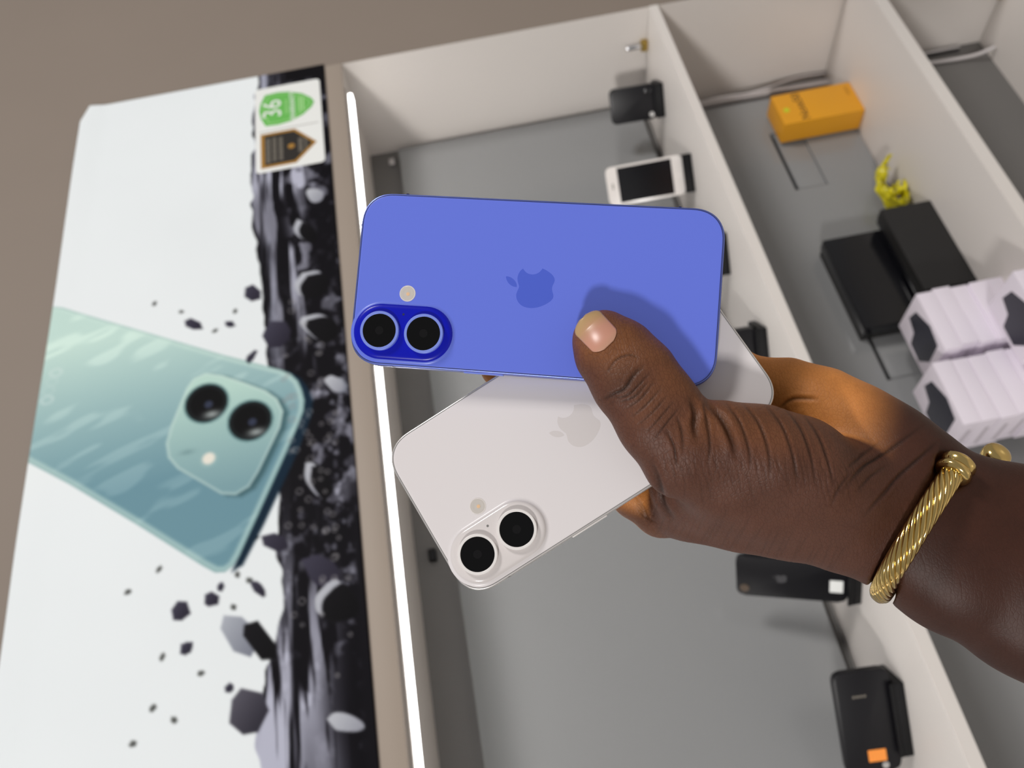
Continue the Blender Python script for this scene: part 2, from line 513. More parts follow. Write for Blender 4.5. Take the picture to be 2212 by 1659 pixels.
# stones flying off the band
for k, (x, h, w, hh, a, c) in enumerate([
        (-0.502, 0.742, 0.028, 0.042, 1.9, 0), (-0.587, 0.707, 0.052, 0.050, 0.2, 0), (-0.541, 0.833, 0.040, 0.018, 0.9, 0), (-0.553, 0.778, 0.020, 0.012, 0.9, 0), (-0.619, 0.745, 0.014, 0.030, 0.9, 0),
        (-0.592, 0.640, 0.058, 0.046, 0.7, 1), (-0.511, 0.649, 0.05, 0.052, 0.2, 1), (-0.695, 0.622, 0.036, 0.022, 0.6, 2), (-0.910, 0.717, 0.052, 0.024, 1.0, 0), (-0.961, 0.660, 0.040, 0.075, -0.8, 0),
        (-1.020, 0.760, 0.075, 0.040, 0.6, 2), (-1.032, 0.738, 0.070, 0.032, 0.6, 1), (-1.109, 0.751, 0.060, 0.052, 0.2, 3), (-0.978, 0.834, 0.030, 0.030, 0.3, 0), (-0.970, 0.797, 0.026, 0.020, 0.8, 0),
        (-1.024, 0.826, 0.018, 0.018, 0.2, 0), (-0.968, 0.739, 0.012, 0.034, -0.9, 0), (-1.080, 0.774, 0.014, 0.012, 0.1, 0), (-0.957, 0.786, 0.014, 0.010, 0.1, 0), (-1.010, 0.640, 0.05, 0.05, 0.2, 1), (-0.83, 0.66, 0.06, 0.03, 0.5, 1)]):
    c0, c1 = (((40, 37, 50), (84, 82, 100)), ((12, 11, 14), (30, 28, 34)), ((120, 124, 138), (214, 220, 228)), ((46, 44, 54), (120, 118, 130)))[c]
    stone(x, h, w, hh, a, 100 + k, c0, c1)
for k, (x, h, w, hh, a_, c) in enumerate(((-0.592, 0.640, 0.060, 0.044, 0.7, 0), (-0.511, 0.649, 0.056, 0.050, 0.3, 0), (-0.700, 0.620, 0.040, 0.022, 0.6, 1), (-0.840, 0.655, 0.062, 0.028, 0.5, 0), (-0.330, 0.632, 0.040, 0.030, 0.4, 1), (-1.005, 0.640, 0.052, 0.046, 0.3, 0), (-0.400, 0.655, 0.05, 0.030, 0.4, 0), (-1.150, 0.632, 0.05, 0.02, 1.2, 1))):
    stone(x + 0.007, h + 0.008, w * 1.02, hh, a_, 200 + k, (150, 152, 164), (222, 226, 232), True)
    if not c: stone(x, h, w, hh, a_, 200 + k, (10, 9, 12), (24, 22, 27), True)
for k in range(70):                                                  # pale bubbles in the gravel
    rs = random.Random(500 + k); x = rs.gauss(-0.83, 0.13); h = rs.uniform(0.625, 0.70); r = rs.uniform(0.002, 0.0045)
    s_ = (slice(None), slice(max(0, int((x - .02 - PX0) / (PX1 - PX0) * NX)), int((x + .02 - PX0) / (PX1 - PX0) * NX)))
    q = np.hypot(gx[s_] - x, gz[s_] - h); m = (np.exp(-((q - r) / 0.0012) ** 2) * .5)[..., None]
    img[s_] = img[s_] * (1 - m) + np.array([150, 148, 150]) * m

pv = np.stack([gx, np.zeros_like(gx), gz + ZS], -1)
# upper edge is lifted a little off the header, most at the right-hand corner
lift = 0.0009 + 0.004 * sstep(PZ1 - 0.05, PZ1, gz) * (0.35 + 0.65 * sstep(-0.35, 0.0, gx)) + 0.0012 * fbm(gx * 3, gz * 2, 77)
pv[..., 1] = -lift
edge_wave = 0.006 * (fbm(gx * 4, gx * 0, 78, 2) - .5) * sstep(PZ1 - 0.1, PZ1, gz)
pv[..., 2] += edge_wave
cut = np.clip(gx + 0.035, 0, None) * np.clip(gz - (PZ1 - 0.04), 0, None) / 0.04
pv[..., 2] -= cut * 0.35
idx = np.arange(NX * NZ).reshape(NZ, NX)
quads = np.stack([idx[:-1, :-1], idx[:-1, 1:], idx[1:, 1:], idx[1:, :-1]], -1).reshape(-1, 4)


def np_mesh(name, verts, quads, material, parent=None, colors=None, smooth=True, alpha=None):
    me = bpy.data.meshes.new(name)
    me.vertices.add(len(verts)); me.vertices.foreach_set('co', np.asarray(verts, np.float32).ravel())
    k = quads.shape[1]
    me.loops.add(quads.size); me.loops.foreach_set('vertex_index', quads.astype(np.int32).ravel())
    me.polygons.add(len(quads)); me.polygons.foreach_set('loop_start', np.arange(0, quads.size, k, dtype=np.int32))
    me.polygons.foreach_set('use_smooth', np.full(len(quads), smooth))
    if colors is not None:
        a = me.color_attributes.new('pigment', 'FLOAT_COLOR', 'POINT')
        a.data.foreach_set('color', np.concatenate([colors, np.ones((len(colors), 1)) if alpha is None else alpha[:, None]], 1).astype(np.float32).ravel())
    me.materials.append(material)
    me.update(calc_edges=True); me.validate()
    o = bpy.data.objects.new(name, me); COL.objects.link(o)
    if parent: o.parent = parent
    return o


poster = np_mesh('poster', pv.reshape(-1, 3), quads, attr_mat('poster_print', 0.6, 0.08), None, lin_arr(np.clip(img, 4, 248)).reshape(-1, 3))
sol = poster.modifiers.new('thickness', 'SOLIDIFY'); sol.thickness = 0.0006; sol.offset = 1
tag(poster, 'white advertising poster with a mint-green phone over dark flying rocks', 'poster')

# ------------------------------------------------------------------ warranty sticker on the poster's corner
st = empty('warranty_sticker', matrix=wall_frame(-0.142, -0.0030, z(0.677)))
tag(st, 'white sticker with green 36 shield and black gold badge on the poster corner', 'sticker')
M_GREEN = mat('green_print', lin(104, 190, 84), 0.45)
M_GREEN2 = mat('pale_green_print', lin(170, 222, 150), 0.45)
M_GOLD = mat('gold_print', lin(168, 122, 44), 0.4)
M_DARKP = mat('dark_print', lin(30, 24, 18), 0.4)
M_GREYP = mat('grey_print', lin(112, 106, 96), 0.45)
slab('card', rrect(0.215, 0.118, 0.008), -0.0006, 0.0, M_PRINTW, st)


def scaled(pts, k, cx=0, cy=0):
    return [(cx + (x - cx) * k, cy + (y - cy) * k) for x, y in pts]


SH = [(-0.041, 0.041), (-0.043, 0.018), (-0.039, -0.004), (-0.028, -0.026), (-0.012, -0.042), (0.0, -0.047), (0.012, -0.042), (0.028, -0.026), (0.039, -0.004), (0.043, 0.018), (0.041, 0.041), (0.02, 0.049), (0.0, 0.052), (-0.02, 0.049)]
cx = 0.047
sh = slab('shield', [(x + cx, y) for x, y in SH], 0.0, 0.0004, M_GREEN, st)
slab('shield_line', [(x + cx, y) for x, y in scaled(SH, 0.86)], 0.0004, 0.0006, M_GREEN2, sh)
slab('shield_field', [(x + cx, y) for x, y in scaled(SH, 0.83)], 0.0006, 0.0008, M_GREEN, sh)
text('number', '36', 0.048, M_PRINTW, sh, Matrix.Translation((cx, 0.027, 0.0009)))
text('lettering', 'MONTHS', 0.009, M_GREEN2, sh, Matrix.Translation((cx, 0.002, 0.0009)))
text('lettering', 'WARRANTY', 0.0135, M_PRINTW, sh, Matrix.Translation((cx, -0.0085, 0.0009)))
for yy, w in ((-0.021, 0.040), (-0.027, 0.034)):
    box('printed_line', cx - w / 2, cx + w / 2, yy - 0.0016, yy + 0.0016, 0.0008, 0.0010, M_GREEN2, sh)
BN = [(-0.042, 0.050), (-0.042, -0.010), (0.0, -0.047), (0.042, -0.010), (0.042, 0.050)]
cx = -0.056
bn = slab('badge', [(x + cx, y) for x, y in BN], 0.0, 0.0004, M_GOLD, st)
slab('badge_field', [(x + cx, y) for x, y in scaled(BN, 0.86, 0, 0.003)], 0.0004, 0.0006, M_DARKP, bn)
slab('badge_seal', circle(cx, -0.003, 0.006, 20), 0.0006, 0.0008, M_GOLD, bn)
for k, (yy, w, hh) in enumerate(((0.037, 0.062, 0.008), (0.026, 0.058, 0.007), (0.015, 0.058, 0.007), (-0.019, 0.036, 0.008), (-0.028, 0.026, 0.004))):
    rs = random.Random(k); x = cx - w / 2
    while x < cx + w / 2 - 0.002:
        ww = rs.uniform(0.0018, 0.0034)
        box('printed_mark', x, x + ww, yy - hh / 2, yy + hh / 2, 0.0006, 0.0008, M_GREYP, bn)
        x += ww + 0.0011
box('divider', -0.0085, -0.0075, -0.052, 0.052, 0.0, 0.0002, M_GREYP, st)

# ------------------------------------------------------------------ the two phones in the hand
def cam_pt(x, y, zz):
    """point at distance zz (m) in front of the camera, x to the picture's right, y down (m)"""
    return CAM + RC.T @ np.array([x, y, zz])


def px(u, v, zz):
    """point seen at photo position (u, v) and zz metres in front of the camera"""
    return cam_pt((u - 1106) / 1800.12 * zz, (v - 829.5) / 1800.12 * zz, zz)


def hold_matrix(R, t):
    """phone frame: x along its length (camera end negative), y across, z into the phone"""
    A = RC.T @ np.array(R); p = cam_pt(*t)
    m = Matrix.Identity(4)
    for i in range(3):
        for j in range(3): m[i][j] = A[i][j]
        m[i][3] = p[i]
    return m


def bez(p0, p1, p2, p3, n=10):
    return [tuple((1 - t) ** 3 * a + 3 * (1 - t) ** 2 * t * b + 3 * (1 - t) * t * t * c + t ** 3 * d for a, b, c, d in zip(p0, p1, p2, p3)) for t in [k / n for k in range(n)]]


def logo_shapes():
    """fruit emblem: body with a bite and a leaf, as outlines in emblem units (x right, y down)"""
    def path(start, segs):
        p = np.array(start, float); out = []
        for a, b, c in segs:
            q = [p, p + a, p + b, p + c]; out += bez(*[tuple(k) for k in q]); p = p + np.array(c)
        return out
    body = path((318.7, 268.7), [((-.2, -36.7), (16.4, -64.4), (50, -84.8)), ((-18.8, -26.9), (-47.2, -41.7), (-84.7, -44.6)), ((-35.5, -2.8), (-74.3, 20.7), (-88.5, 20.7)), ((-15, 0), (-49.4, -19.7), (-76.4, -19.7)),
                                 ((-55.8, .9), (-115.1, 44.5), (-115.1, 133.2)), ((0, 26.2), (4.8, 53.3), (14.4, 81.2)), ((12.8, 36.7), (59, 126.7), (107.2, 125.2)), ((25.2, -.6), (43, -17.9), (75.8, -17.9)),
                                 ((31.8, 0), (48.3, 17.9), (76.4, 17.9)), ((48.6, -.7), (90.4, -82.5), (102.6, -119.3)), ((-65.2, -30.7), (-61.7, -90), (-61.7, -91.9))])
    leaf = path((262.1, 104.5), [((27.3, -32.4), (24.8, -61.9), (24, -72.5)), ((-24.1, 1.4), (-52, 16.4), (-67.9, 34.9)), ((-17.5, 19.8), (-27.8, 44.3), (-25.6, 71.9)), ((26.1, 2), (49.9, -11.4), (69.5, -34.2))])
    return body, leaf


MMm = 0.001
PL, PW, PT = 147.6, 71.6, 7.8


def pill(r, zz, n=24, c0=(-61.0, 22.0), c1=(-42.6, 22.0)):
    pts = []
    for k in range(n + 1):
        a = math.pi / 2 + math.pi * k / n; pts.append((c0[0] + r * math.cos(a), c0[1] + r * math.sin(a), zz))
    for k in range(n + 1):
        a = -math.pi / 2 + math.pi * k / n; pts.append((c1[0] + r * math.cos(a), c1[1] + r * math.sin(a), zz))
    return [tuple(c * MMm for c in p) for p in pts]


def offset_outline(d, zz):
    return [(x * MMm, y * MMm, zz * MMm) for x, y in rrect(PL - 2 * d, PW - 2 * d, 13.6 - d * .9, 2.35, 14)]


def smartphone(name, matrix, mats, label, vol):
    root = empty(name, matrix=matrix)
    tag(root, label, 'phone')
    m_back, m_frame, m_deep, m_ring, m_logo, m_edge = mats
    rings('frame', [offset_outline(d, zz) for d, zz in ((0.75, 0.05), (0.42, 0.02), (0.22, 0.22), (0.05, 0.8), (0.0, 1.6), (0.0, 6.4), (0.05, 7.0), (0.25, 7.55), (0.6, 7.75), (1.2, 7.78))], m_frame, root, angle=60)
    rings('glass_seam', [offset_outline(d, zz) for d, zz in ((0.98, 0.10), (0.74, 0.08))], m_edge, root)
    bg = rings('back_glass', [offset_outline(d, zz) for d, zz in ((0.98, 0.16), (0.98, 0.04), (1.15, -0.02), (1.6, -0.03), (3.0, -0.03))], m_back, root, cap1=True, angle=60)
    slab('screen', [(x, y) for x, y, _ in offset_outline(1.1, 0)], 7.70 * MMm, 7.82 * MMm, M_BLACKG, root)
    # camera plateau, moulded out of the back glass
    pl = rings('camera_plateau', [pill(r, zz) for r, zz in ((12.75, -0.03), (12.4, -0.06), (12.05, -0.15), (11.7, -0.34), (11.35, -0.62))], m_back, root, angle=80)
    rings('plateau_top', [pill(r, zz) for r, zz in ((11.35, -0.62), (11.0, -0.95), (10.6, -1.25), (10.1, -1.42), (9.4, -1.5), (6.0, -1.5))], m_deep, pl, cap1=True, angle=80)
    for cx_ in (-61.0, -42.7):
        lr = lathe('lens_ring', cx_ * MMm, 22.0 * MMm, [(r * MMm, zz * MMm) for r, zz in ((8.05, -1.3), (8.05, -2.8), (7.95, -3.1), (7.8, -3.2), (6.98, -3.2), (6.86, -3.12), (6.86, -2.9))], m_ring, root, 64)
        lathe('lens_glass', cx_ * MMm, 22.0 * MMm, [(r * MMm, zz * MMm) for r, zz in ((6.88, -3.04), (6.7, -3.07), (4.0, -3.08), (0.0, -3.08))], M_LENS, lr, 64, angle=60)
        lathe('lens_iris', cx_ * MMm, 22.0 * MMm, [(r * MMm, zz * MMm) for r, zz in ((1.7, -3.082), (1.7, -3.09), (1.2, -3.092), (0.5, -3.088), (0.0, -3.087))], M_IRIS, lr, 24)
    fl = lathe('flash', -51.5 * MMm, 5.7 * MMm, [(r * MMm, zz * MMm) for r, zz in ((3.35, -0.02), (3.3, -0.12), (3.0, -0.16), (2.9, -0.10))], M_FLASHR, root, 40)
    lathe('flash_lens', -51.5 * MMm, 5.7 * MMm, [(r * MMm, zz * MMm) for r, zz in ((2.95, -0.08), (2.6, -0.14), (1.9, -0.12), (1.6, -0.08), (1.2, -0.13), (0.0, -0.16))], M_FLASH, fl, 40)
    lathe('flash_emitter', -51.3 * MMm, 5.9 * MMm, [(r * MMm, zz * MMm) for r, zz in ((0.75, -0.14), (0.7, -0.19), (0, -0.2))], M_EMIT, fl, 20)
    lathe('microphone', -52.0 * MMm, 14.6 * MMm, [(r * MMm, zz * MMm) for r, zz in ((0.5, -1.45), (0.5, -1.53), (0.35, -1.54), (0, -1.52))], m_edge, root, 16)
    body, leaf = logo_shapes()
    conv = lambda P: [((-11.65 + (y - 32) / 448 * 19.75) * MMm, (-(x - 192) / 376 * 16.3 + 0.3) * MMm) for x, y in P]
    lg = slab('emblem', conv(body), -0.045 * MMm, 0.0, m_logo, root, smooth=False)
    slab('emblem_leaf', conv(leaf), -0.045 * MMm, 0.0, m_logo, lg, smooth=False)
    # side keys and antenna breaks
    for u0, u1, sgn in [(-26.0, -9.8, 1)] + vol:
        y0 = sgn * PW / 2
        box('side_key', u0 * MMm, u1 * MMm, (y0 - 0.3) * MMm, (y0 + 0.45) * MMm, 2.4 * MMm, 5.4 * MMm, m_ring, root, bevel=0.00025)
    for u, sgn in ((-55.5, 1), (-55.5, -1), (55.5, 1), (55.5, -1)):
        y0 = sgn * PW / 2
        box('antenna_line', (u - 0.5) * MMm, (u + 0.5) * MMm, (y0 - 0.25) * MMm, (y0 + 0.03) * MMm, 0.5 * MMm, 7.2 * MMm, m_edge, root)
    for vv in (-22.0, 22.0):
        box('antenna_line', (-PL / 2 - 0.03) * MMm, (-PL / 2 + 0.25) * MMm, (vv - 0.5) * MMm, (vv + 0.5) * MMm, 0.5 * MMm, 7.2 * MMm, m_edge, root)
    return root


M_LENS = mat('lens_glass', lin(5, 5, 6), 0.03, spec=0.28)
M_IRIS = mat('lens_iris', lin(9, 8, 10), 0.25, spec=0.35)
M_FLASHR = mat('flash_ring', lin(214, 208, 204), 0.3)
M_FLASH = mat('flash_lens', lin(196, 190, 184), 0.15, spec=0.7)
M_EMIT = mat('flash_emitter', lin(226, 188, 150), 0.3)
BLUE_R = [[0.9898, -0.0832, 0.1154], [0.0743, 0.994, 0.0799], [-0.1214, -0.0705, 0.9901]]
WHITE_R = [[0.8427, 0.523, 0.128], [-0.5383, 0.8235, 0.1792], [-0.0116, -0.2199, 0.9755]]
blue = smartphone('smartphone', hold_matrix(BLUE_R, (0.0088, -0.0388, 0.3346)),
                  (mat('blue_back_glass', lin(100, 118, 220), 0.30, spec=0.35), mat('blue_aluminium', lin(112, 126, 206), 0.32, metal=0.85), mat('deep_blue_glass', lin(0, 12, 172), 0.30, spec=0.35),
                   mat('blue_ring', lin(132, 152, 240), 0.30, metal=0.25), mat('blue_emblem', lin(74, 96, 204), 0.12, spec=0.6), mat('blue_seam', lin(30, 36, 84), 0.4)),
                  'ultramarine blue dual-camera phone on top, back towards the viewer, thumb on it', [(-43.6, -39.0, -1), (-31.0, -19.0, -1)][:0])
white = smartphone('smartphone', hold_matrix(WHITE_R, (0.0267, 0.0166, 0.3350)),
                   (mat('white_back_glass', lin(219, 214, 215), 0.28, spec=0.35), mat('silver_aluminium', lin(220, 216, 214), 0.3, metal=0.7), mat('clear_white_glass', lin(212, 206, 205), 0.16, spec=0.5),
                    mat('white_ring', lin(236, 232, 230), 0.28, metal=0.15), mat('white_emblem', lin(210, 204, 203), 0.14, spec=0.6), mat('grey_seam', lin(120, 118, 116), 0.4)),
                   'white dual-camera phone held slanted underneath the blue phone', [(-43.6, -37.0, -1), (-31.0, -22.0, -1)])

# ------------------------------------------------------------------ the hand: one continuous skin grown from rounded bones
def cpt(u, v, zz):
    return np.array([(u - 1106) / 1800.12 * zz, (v - 829.5) / 1800.12 * zz, zz])


# chains of (u, v, distance, radius mm); groups blend softly inside and more tightly against each other
THUMB = [
    [(1296, 724, .3225, 8.6), (1322, 752, .3195, 9.6), (1368, 808, .3150, 10.3), (1420, 882, .3125, 10.4), (1478, 962, .3125, 12.2)],
    [(1284, 737, .3225, 7.6), (1302, 772, .3195, 9.0), (1344, 838, .3150, 9.8), (1404, 922, .3125, 10.8), (1462, 1000, .3150, 12.2)],
    [(1316, 716, .3230, 6.6), (1356, 752, .3200, 8.6), (1398, 800, .3155, 9.5), (1440, 862, .3135, 10.0), (1490, 922, .3140, 10.8)],
    [(1478, 962, .3125, 12.2), (1560, 962, .3170, 15.7), (1640, 984, .3205, 18.6), (1720, 1012, .3260, 19.6), (1800, 1056, .3340, 19.8)],
    [(1470, 1000, .3180, 12.0), (1560, 1030, .3240, 16.0), (1660, 1060, .3310, 18.0), (1780, 1090, .3380, 19.0)],
]
RADIAL = [
    [(1428, 1102, .3620, 11.0), (1500, 1090, .3520, 14.2), (1600, 1099, .3470, 16.2), (1700, 1109, .3450, 17.4), (1800, 1128, .3450, 18.6)],
    [(1462, 1052, .3420, 11.5), (1540, 1058, .3370, 15.0), (1640, 1070, .3370, 17.0)],
]
PALM = [
    [(1428, 1102, .3640, 10.8), (1540, 1060, .3660, 13.0), (1680, 1040, .3600, 15.0), (1830, 1060, .3520, 17.0)],
    [(1520, 1000, .3720, 11.5), (1660, 960, .3690, 13.5), (1800, 985, .3580, 16.5)],
    [(1592, 905, .3730, 11.0), (1700, 900, .3690, 13.0), (1800, 930, .3590, 15.0), (1900, 985, .3500, 17.0)],
    [(1652, 826, .3660, 9.6), (1702, 836, .3635, 11.0), (1780, 871, .3585, 13.6), (1858, 917, .3520, 14.8), (1920, 962, .3480, 15.8), (1980, 1012, .3455, 16.2)],
]
FINGERS = [
    [(1428, 1102, .3640, 10.8), (1375, 1068, .3655, 10.6), (1270, 985, .3650, 9.4), (1212, 930, .3640, 9.0), (1140, 860, .3610, 8.4), (1078, 797, .3590, 8.0)],
    [(1520, 1000, .3720, 11.5), (1440, 900, .3720, 10.4), (1330, 790, .3680, 9.4), (1260, 700, .3600, 8.8), (1205, 632, .3560, 8.2)],
    [(1592, 905, .3730, 11.0), (1515, 825, .3730, 9.8), (1430, 735, .3690, 9.0), (1375, 665, .3600, 8.4), (1330, 605, .3550, 7.9)],
    [(1652, 826, .3660, 9.6), (1588, 792, .3690, 8.4), (1520, 725, .3650, 7.8), (1470, 672, .3570, 7.4), (1432, 632, .3530, 7.0)],
]
ARM = [
    [(1905, 1000, .3470, 15.5), (1960, 1019, .3450, 16.2), (2212, 1128, .3400, 20.8), (2500, 1260, .3320, 26.0), (2850, 1420, .3220, 31.0)],
    [(1840, 1128, .3450, 19.4), (2050, 1243, .3410, 21.0), (2212, 1331, .3380, 22.0), (2500, 1480, .3300, 27.0), (2850, 1660, .3200, 32.0)],
    [(1800, 1060, .3450, 20.5), (1890, 1075, .3450, 21.5), (2212, 1228, .3400, 25.5), (2500, 1370, .3310, 31.0), (2850, 1540, .3210, 36.0)],
]
VOX = 0.0009
lo = np.array([-0.030, -0.070, 0.286]); hi = np.array([0.345, 0.190, 0.404])
NG = np.ceil((hi - lo) / VOX).astype(int)
ax = [lo[k] + VOX * np.arange(NG[k]) for k in range(3)]
BIG = 0.03


def smin(a, b, k):
    h = np.clip(0.5 + 0.5 * (b - a) / k, 0, 1)
    return b + (a - b) * h - k * h * (1 - h)


def cone(P, a, b, ra, rb):
    ba = b - a; l2 = ba @ ba
    t = np.clip(((P[0] - a[0]) * ba[0] + (P[1] - a[1]) * ba[1] + (P[2] - a[2]) * ba[2]) / l2, 0, 1)
    return np.sqrt((P[0] - a[0] - t * ba[0]) ** 2 + (P[1] - a[1] - t * ba[1]) ** 2 + (P[2] - a[2] - t * ba[2]) ** 2) - (ra + (rb - ra) * t)


def field(chains, k):
    F = np.full(tuple(NG), BIG, np.float32)
    for ch in chains:
        for p, q in zip(ch[:-1], ch[1:]):
            a, b = cpt(*p[:3]), cpt(*q[:3]); ra, rb = p[3] / 1000, q[3] / 1000
            m = max(ra, rb) + 0.014
            i0 = np.maximum(((np.minimum(a, b) - m - lo) / VOX).astype(int), 0)
            i1 = np.minimum(((np.maximum(a, b) + m - lo) / VOX).astype(int) + 2, NG)
            if np.any(i1 <= i0): continue
            sl = tuple(slice(i0[c], i1[c]) for c in range(3))
            P = np.meshgrid(*[ax[c][sl[c]].astype(np.float32) for c in range(3)], indexing='ij', sparse=True)
            d = cone(P, a.astype(np.float32), b.astype(np.float32), np.float32(ra), np.float32(rb))
            F[sl] = smin(F[sl], np.minimum(d, BIG), np.float32(k))
    return F


F_thumb = field(THUMB, 0.006)
F_rad = field(RADIAL, 0.008)
F_palm = field(PALM, 0.008)
F_fing = np.full(tuple(NG), BIG, np.float32)
for c in FINGERS:
    F_fing = smin(F_fing, field([c], 0.003), np.float32(0.0015))
F_arm = field(ARM, 0.010)
F_palm = smin(F_palm, F_fing, np.float32(0.004))
F = smin(F_thumb, F_rad, np.float32(0.006))
F = smin(F, F_palm, np.float32(0.0028))
F = smin(F, F_arm, np.float32(0.009))

# flesh gives way to what it holds and wears: the two phones and the cuff on the wrist
CUFF = [(2064, 1012, .3240), (2012, 1092, .3165), (1960, 1176, .3165), (1922, 1240, .3235), (1904, 1278, .3390), (1914, 1268, .3590), (1955, 1205, .3740), (2030, 1110, .3790), (2100, 1035, .3770), (2146, 990, .3660)]
GP = np.meshgrid(*[a.astype(np.float32) for a in ax], indexing='ij', sparse=True)
for R_, t_ in ((BLUE_R, (0.0088, -0.0388, 0.3346)), (WHITE_R, (0.0267, 0.0166, 0.3350))):
    R_ = np.array(R_, np.float32); dlt = [GP[k] - np.float32(t_[k]) for k in range(3)]
    q_ = [R_[0, k] * dlt[0] + R_[1, k] * dlt[1] + R_[2, k] * dlt[2] for k in range(3)]
    rr_ = np.float32(0.012)
    a_ = np.abs(q_[0]) - np.float32(PL / 2000) + rr_; b_ = np.abs(q_[1]) - np.float32(PW / 2000) + rr_
    d2 = np.sqrt(np.maximum(a_, 0) ** 2 + np.maximum(b_, 0) ** 2) + np.minimum(np.maximum(a_, b_), 0) - rr_
    d_ = np.maximum(d2, np.abs(q_[2] - np.float32(PT / 2000)) - np.float32(PT / 2000))
    F = np.maximum(F, np.float32(0.0009) - d_)
    del q_, a_, b_, d2, d_, dlt
_c = catmull(CUFF, 8)
_ch = [(float(p[0]), float(p[1]), float(p[2]), 4.7) for p in _c]
d_ = field([_ch, [_ch[0][:3] + (7.4,), _ch[1][:3] + (6.2,)], [_ch[-2][:3] + (5.6,), _ch[-1][:3] + (7.0,)]], 0.0004)
F = np.maximum(F, np.float32(0.0007) - d_)
del d_


def surface_nets(F):
    S = F < 0
    n0, n1, n2 = F.shape
    c = [S[i:n0 - 1 + i, j:n1 - 1 + j, k:n2 - 1 + k] for i in (0, 1) for j in (0, 1) for k in (0, 1)]
    cnt = sum(x.astype(np.int8) for x in c)
    act = (cnt > 0) & (cnt < 8)
    I = np.argwhere(act)
    vid = np.full(act.shape, -1, np.int32); vid[act] = np.arange(len(I))
    corner = np.array([(i, j, k) for i in (0, 1) for j in (0, 1) for k in (0, 1)])
    val = np.stack([F[I[:, 0] + o[0], I[:, 1] + o[1], I[:, 2] + o[2]] for o in corner], 1)
    acc = np.zeros((len(I), 3)); num = np.zeros(len(I))
    for p in range(8):
        for q in range(p + 1, 8):
            if np.abs(corner[p] - corner[q]).sum() != 1: continue
            x = (val[:, p] < 0) != (val[:, q] < 0)
            t = np.where(x, val[:, p] / np.where(x, val[:, p] - val[:, q], 1), 0)
            acc += np.where(x[:, None], corner[p] + t[:, None] * (corner[q] - corner[p]), 0); num += x
    V = lo + VOX * (I + acc / num[:, None])
    Q = []
    for a in range(3):
        b, d = (a + 1) % 3, (a + 2) % 3
        sl0 = [slice(None)] * 3; sl1 = [slice(None)] * 3
        sl0[a] = slice(0, -1); sl1[a] = slice(1, None)
        s0, s1 = S[tuple(sl0)], S[tuple(sl1)]
        E = np.argwhere(s0 != s1)
        E = E[(E[:, b] > 0) & (E[:, d] > 0) & (E[:, b] < F.shape[b] - 1) & (E[:, d] < F.shape[d] - 1)]
        flip = s0[E[:, 0], E[:, 1], E[:, 2]]
        eb = np.zeros(3, int); eb[b] = 1; ed = np.zeros(3, int); ed[d] = 1
        g = lambda X: vid[X[:, 0], X[:, 1], X[:, 2]]
        quad = np.stack([g(E - eb - ed), g(E - ed), g(E), g(E - eb)], 1)
        quad[~flip] = quad[~flip][:, ::-1]
        Q.append(quad)
    Q = np.concatenate(Q); Q = Q[(Q >= 0).all(1)]
    return V, Q


def sample(G, P):
    f = (P - lo) / VOX; i = np.clip(np.floor(f).astype(int), 0, np.array(G.shape) - 2); t = f - i
    r = 0
    for o0 in (0, 1):
        for o1 in (0, 1):
            for o2 in (0, 1):
                w = (t[:, 0] if o0 else 1 - t[:, 0]) * (t[:, 1] if o1 else 1 - t[:, 1]) * (t[:, 2] if o2 else 1 - t[:, 2])
                r = r + w * G[i[:, 0] + o0, i[:, 1] + o1, i[:, 2] + o2]
    return r


def grad(G, P, h=0.0009):
    g = np.stack([sample(G, P + np.eye(3)[k] * h) - sample(G, P - np.eye(3)[k] * h) for k in range(3)], 1)
    return g / np.maximum(np.linalg.norm(g, axis=1, keepdims=True), 1e-9)


HV, HQ = surface_nets(F)


def relax(V, Q, it):
    E = np.concatenate([Q[:, [0, 1]], Q[:, [1, 2]], Q[:, [2, 3]], Q[:, [3, 0]]])
    for _ in range(it):
        A = np.zeros_like(V); c = np.zeros(len(V))
        for k in range(3):
            A[:, k] = np.bincount(E[:, 0], V[E[:, 1], k], len(V)) + np.bincount(E[:, 1], V[E[:, 0], k], len(V))
        c = np.bincount(E[:, 0], minlength=len(V)) + np.bincount(E[:, 1], minlength=len(V))
        V = V * 0.4 + 0.6 * A / np.maximum(c, 1)[:, None]
    return V


HV = relax(HV, HQ, 4)


def subdivide(V, Q):
    """split each quad in four"""
    E = np.sort(np.concatenate([Q[:, [0, 1]], Q[:, [1, 2]], Q[:, [2, 3]], Q[:, [3, 0]]]), 1)
    key = E[:, 0].astype(np.int64) * len(V) + E[:, 1]
    u, inv = np.unique(key, return_inverse=True)
    mid = (V[u // len(V)] + V[u % len(V)]) / 2
    ctr = V[Q].mean(1)
    n, m, q = len(V), len(u), len(Q)
    e = (inv + n).reshape(4, q); c = np.arange(q) + n + m
    quads = np.concatenate([np.stack([Q[:, k], e[k], c, e[k - 1]], 1) for k in range(4)])
    return np.concatenate([V, mid, ctr]), quads


HV, HQ = subdivide(HV, HQ)
HV = relax(HV, HQ, 2)
HN = grad(F, HV, 0.0012)


def to_uv(V):
    return np.stack([1106 + 1800.12 * V[:, 0] / V[:, 2], 829.5 + 1800.12 * V[:, 1] / V[:, 2]], 1)


UV = to_uv(HV)
front = sstep(0.05, -0.25, HN[:, 2])


